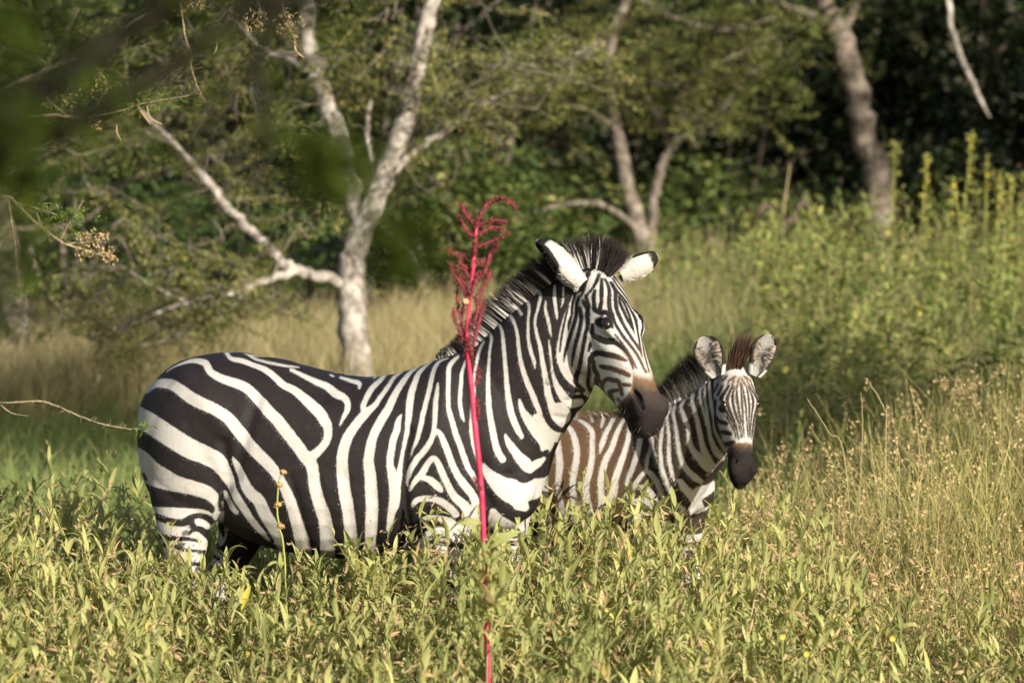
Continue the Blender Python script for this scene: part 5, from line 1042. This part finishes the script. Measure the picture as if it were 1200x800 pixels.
# ------------------------------------------------------------------ red flower spike, dried stalks, weed spikes
def amaranth():
    Y = -2.25; b = at(571, 1100, Y); root = thing("amaranth", (b[0], b[1], 0), "tall red amaranth with a pink stem standing in front of the adult zebra", "plant")
    k = NT("pink_stem"); M1 = k.principled(k.ramp(k.noise(28, 5, k.pos(), .7), [(.2, (.12, .05, .03)), (.3, (.30, .012, .03)), (.5, (.48, .022, .07)), (.7, (.55, .07, .11))]), .45, None, .4)
    k = NT("dark_red_seed_spike"); n = k.noise(420, 2, k.pos()); M2 = k.principled(k.ramp(n, [(.35, (.10, .016, .022)), (.55, (.23, .045, .05)), (.75, (.34, .11, .09))]), .8, k.bump(n, .8, .004), .2)
    rows = [(572,1085,.007),(571,900,.007),(572,800,.007),(570,740,.007),(569,690,.007),(567,630,.0072),(563,560,.0074),(556.5,500,.0074),(551,440,.0064),(547,400,.0054),(549,365,.0044),(553,330,.0052),(556,290,.0046),(559,262,.0038)]
    mb = MB(); P, R = path(Y, rows); P[0, 2] = -.02; addtube(mb, P, R, n=12, k=6, lump=.03, wob=.03); mb.build("stem", M1, root)
    sp = [[(540,238),(547,252),(557,266)],[(539,252),(546,270),(556,278)],[(559,266),(561,257),(567,244),(576,236),(586,233),(596,236),(605,245)],[(562,264),(578,259),(594,260)],[(559,276),(575,267),(591,268)],[(557,290),(576,283),(596,272)],[(556,308),(568,306),(578,294),(583,287)],
          [(524,292),(532,297),(541,300),(557,304)],[(539,300),(541,310),(551,316)],[(528,307),(531,319),(539,332),(548,346)],[(537,316),(542,331),(548,345)],[(574,297),(569,316),(556,333)],[(575,317),(570,331),(558,346)],[(536,337),(536,355),(543,384)],[(531,361),(534,377),(543,398)],[(567,352),(563,371),(557,394),(553,410)],[(556,348),(560,361),(553,384)],
          [(561,430),(560,440),(557,452)],[(545,350),(541,372),(545,400)],[(550,352),(557,330),(563,318)],[(552,376),(560,358),(566,340)],[(543,368),(546,340),(543,322)],[(554,270),(557,282),(556,300)],[(553,330),(545,318),(536,312)],[(551,395),(546,408),(547,424)],[(546,396),(552,408),(553,426)],[(557,466),(561,480),(560,490)],[(556,560),(560,566),(563,572)],[(577,648),(572,654),(569,660)]]
    g = np.random.default_rng(4); fl = MB()
    for q, s in enumerate(sp):
        rr = .0037 if q < 18 else .003; rows = [(x, y, rr*(.55 if i == 0 or i == len(s)-1 else 1), g.normal(0, .012)) for i, (x, y) in enumerate(s)]
        P, R = path(Y, rows); addtube(fl, P, R, n=9, k=9, lump=.30, wob=.18, seed=q)
        S = spline(P, 14); m = len(S)*5; c = S[g.integers(0, len(S), m)]; V, F, i, t = leaves(c+g.normal(0, .0028, (m, 3)), g.normal(0, 1, (m, 3)), g.normal(0, 1, (m, 3)), g.uniform(.005, .011, m), g.uniform(.0018, .0036, m), g.uniform(0, 1, m), .3, 2); fl.add(V, F)
    fl.build("flower_spikes", M2, root)
    k = NT("dry_bract"); P = at(545, 353, Y-.02); V, F, C = ball(P, np.eye(3), (.009, .006, .008), 10); mb = MB(); mb.add(V+np.random.default_rng(1).normal(0, .0016, V.shape), F); mb.F3.append(C); mb.build("dry_bract", k.principled((.40, .27, .13), .8), root)
    for p_, d_, l_, w_ in ((at(568,642,Y), (.6,-.3,.4), .11, .028), (at(566,612,Y), (-.7,-.4,.1), .07, .018), (at(572,690,Y), (.5,-.5,-.3), .09, .02)):
        lf = MB(); V, F, i, t = leaves(np.array([p_]), np.array([d_]), np.array([(0,-1,.4)]), np.array([l_]), np.array([w_]), np.array([1.0]), .3, 5); lf.add(V, F, tint=.3); lf.build("leaf", M_HERB, root)
amaranth()
def seed_stalk(name, Y, rows, balls, label, mat_s, mat_b, r, group=None):
    b = at(*rows[0][:2], Y); root = thing(name, (b[0], b[1], 0), label, "plant", group); P, R = path(Y, rows); P[0, 2] = -.02
    mb = MB(); addtube(mb, P, R, n=7, k=6, lump=.05, wob=.1); mb.build("stem", mat_s, root); g = np.random.default_rng(len(balls)+5)
    for x, y in balls:
        bb = MB(); V, F, C = ball(at(x, y, Y), np.eye(3), (r*1.15, r*1.05, r*.85), 14); bb.add(V+g.normal(0, r*.10, V.shape), F); bb.F3.append(C)
        m = 26; V, F, i, t = leaves(at(x, y, Y)+g.normal(0, r*.55, (m, 3)), g.normal(0, 1, (m, 3)), g.normal(0, 1, (m, 3)), np.full(m, r*.9), np.full(m, r*.35), g.uniform(0, 1, m), .3, 2); bb.add(V, F); bb.build("seed_head", mat_b, root)
M_OCHRE = NT("ochre_seed_head").principled((.36, .22, .085), .8); M_OLIVE = NT("olive_stem").principled((.26, .27, .06), .6); M_TAN = NT("tan_stalk").principled((.33, .27, .13), .8)
M_YEL = NT("yellow_flower").principled((.50, .38, .04), .6); M_DKHEAD = NT("dark_seed_head").principled((.10, .065, .05), .8)
seed_stalk("seed_stalk", -.62, [(336,960,.0032),(335,700,.0032),(332,640,.003),(328,620,.003),(325,600,.0028),(326,570,.0025),(329,556,.002)], [(332,553),(327.5,567.5),(326,591),(329,616)], "green stalk with four ochre seed balls in front of the belly of the adult zebra", M_OLIVE, M_OCHRE, .0088)
for rows, lab in (([(1010,840,.002),(984,548,.0018),(964,506,.0017),(946,467,.0014)], "bent tan stalk leaning left beside the head of the foal"),
                  ([(1034,840,.0024),(1031,511,.002),(1030,481,.002),(1019,448,.0018)], "tallest tan stalk in the dry grass, kinked near its top"),
                  ([(998,840,.0018),(1001,560,.0016),(1004,500,.0015),(1009,460,.0012)], "slim tan stalk left of the tallest stalk in the dry grass"),
                  ([(1064,840,.0018),(1069,560,.0016),(1068,500,.0014),(1067,451,.001)], "straight thin stalk right of the tallest stalk in the dry grass")):
    P, R = path(1.2, rows); P[0, 2] = -.02; mb = MB(); P[1:-1, 0] += .02; addtube(mb, P, R*.8, n=7, k=6, wob=.5); tag(mb.build("dry_stalk", M_TAN, origin=(P[0, 0], P[0, 1], 0)), lab, "plant", "dry stalks in the grass on the right")
# tall weed spikes standing above the weeds at right
def spike(px, ytop, d, label, mat, n, seed, L=(.02, .05), part="crown"):
    g = np.random.default_rng(seed); Y = d-14; top = at(px, ytop, Y); b = np.array([top[0]+g.normal(0, .04), Y, 0]); root = thing("weed_spike", b, label, "plant", "tall spikes above the weeds")
    mb = MB(); m_ = (b+top)/2+np.array([g.normal(0, .03), 0, 0]); addtube(mb, np.array([b, m_, top]), np.array([.008, .006, .003]), n=6, k=6); mb.build("stem", M_OLIVE, root)
    u = .45+.55*g.random(n)**.8; B = b*(1-u[:, None])+top*u[:, None]+g.normal(0, 1, (n, 3))*np.array([.022, .022, .01])*(1.5-u)[:, None]; a = g.uniform(0, 6.28, n)
    V, F, i, t = leaves(B, np.column_stack([np.cos(a), np.sin(a), g.uniform(-.2, .9, n)]), g.normal(0, .5, (n, 3))+np.array([0, 0, 1]), g.uniform(*L, n), g.uniform(.010, .022, n), g.uniform(0, 1, n), .3, 2)
    lf = MB(); lf.add(V, F, tint=np.clip(g.normal(.75, .18, n), 0, 1)[i]); lf.build(part, M_WEED, root)
    if mat is not None:
        fb = MB(); m = 8; u = .86+.14*g.random(m); V, F, i, t = leaves(b*(1-u[:, None])+top*u[:, None]+g.normal(0, .013, (m, 3)), g.normal(0, 1, (m, 3)), g.normal(0, 1, (m, 3)), g.uniform(.015, .028, m), g.uniform(.012, .02, m), g.uniform(0, 1, m), .3, 2); fb.add(V, F); fb.build("flowers", mat, root)
spike(1087, 184, 28, "pale leafy spike with a yellow tip right of the leaning trunk", M_YEL, 190, 61)
spike(1140, 152, 28.5, "tallest yellow flowered spike standing below the dead limb", M_YEL, 120, 62)
spike(1117, 208, 27, "short leafy spike with yellow flowers between two taller spikes", M_YEL, 110, 63)
spike(1172, 200, 27.5, "ochre yellow spike, first of two near the right edge", M_YEL, 120, 64)
spike(1186, 205, 27.8, "ochre yellow spike nearest the right edge", M_YEL, 110, 65)
spike(1048, 165, 29.5, "grey green leafy spike just right of the leaning trunk", None, 150, 66)
spike(1157, 180, 29.0, "slender green spike with a small yellow head under the end of the dead limb", M_YEL, 70, 67)
for px, py, lab in ((902, 243, "dark drooping seed head left of two others by the dark forest"), (934, 258, "dark drooping seed head lowest of the three by the forest"), (946, 240, "dark drooping seed head nearest the leaning trunk")):
    Y = 15.0; P, R = path(Y, [(px+10,380,.006),(px+8,300,.006),(px+5,py+20,.0055),(px+2,py+2,.012),(px-6,py-2,.016),(px-12,py+5,.013),(px-14,py+11,.006)]); P[0, 2] = -.02
    root = thing("drooping_weed", (P[0, 0], P[0, 1], 0), lab, "plant", "drooping seed heads by the forest"); mb = MB(); addtube(mb, P[:4], R[:4]*np.array([1,1,1,.5]), n=6, k=5); mb.build("stem", M_OLIVE, root)
    mb = MB(); addtube(mb, P[3:], R[3:], n=9, k=6, lump=.2, wob=.1); mb.build("seed_head", M_DKHEAD, root)
P, R = path(15.2, [(917,390,.007),(918,260,.006),(922,220,.005),(926,193,.004)]); P[0, 2] = -.02; mb = MB(); addtube(mb, P, R, n=6, k=5)
tag(mb.build("dry_stalk", M_TAN, origin=(P[0, 0], P[0, 1], 0)), "lone thin stalk rising among the drooping seed heads by the forest", "plant")
# small yellow flowers low among the herbs
fy = [(945,766),(917,746),(1046,748),(1035,700),(980,768),(503,743),(938,772)]
for j, (x, y) in enumerate(fy[:3]):
    c = at(x, y, -2.2); bb = MB(); m = 9; a = np.arange(m)*2*math.pi/m
    V, F, i, t = leaves(np.repeat(c[None], m, 0), np.column_stack([np.cos(a), -.35*np.ones(m), np.sin(a)]), np.repeat(np.array([[0, -1, .2]]), m, 0), np.full(m, .008), np.full(m, .006), np.full(m, .3), .2, 3); bb.add(V, F)
    rt_ = thing("yellow_flower", (c[0], c[1], 0), ("largest yellow flower low in the herbs right of the red stem", "dim small yellow flower left of the largest yellow flower", "small yellow flower right of the largest yellow flower")[j], "flower", "yellow flowers in the herbs"); bb.build("petals", M_YEL, rt_)
    sm = MB(); addtube(sm, np.array([(c[0]+.01, c[1], 0), (c[0]+.005, c[1], c[2]*.6), c+np.array([0, .002, -.001])]), np.array([.002, .0018, .0012]), n=5, k=4); sm.build("stem", M_OLIVE, rt_)
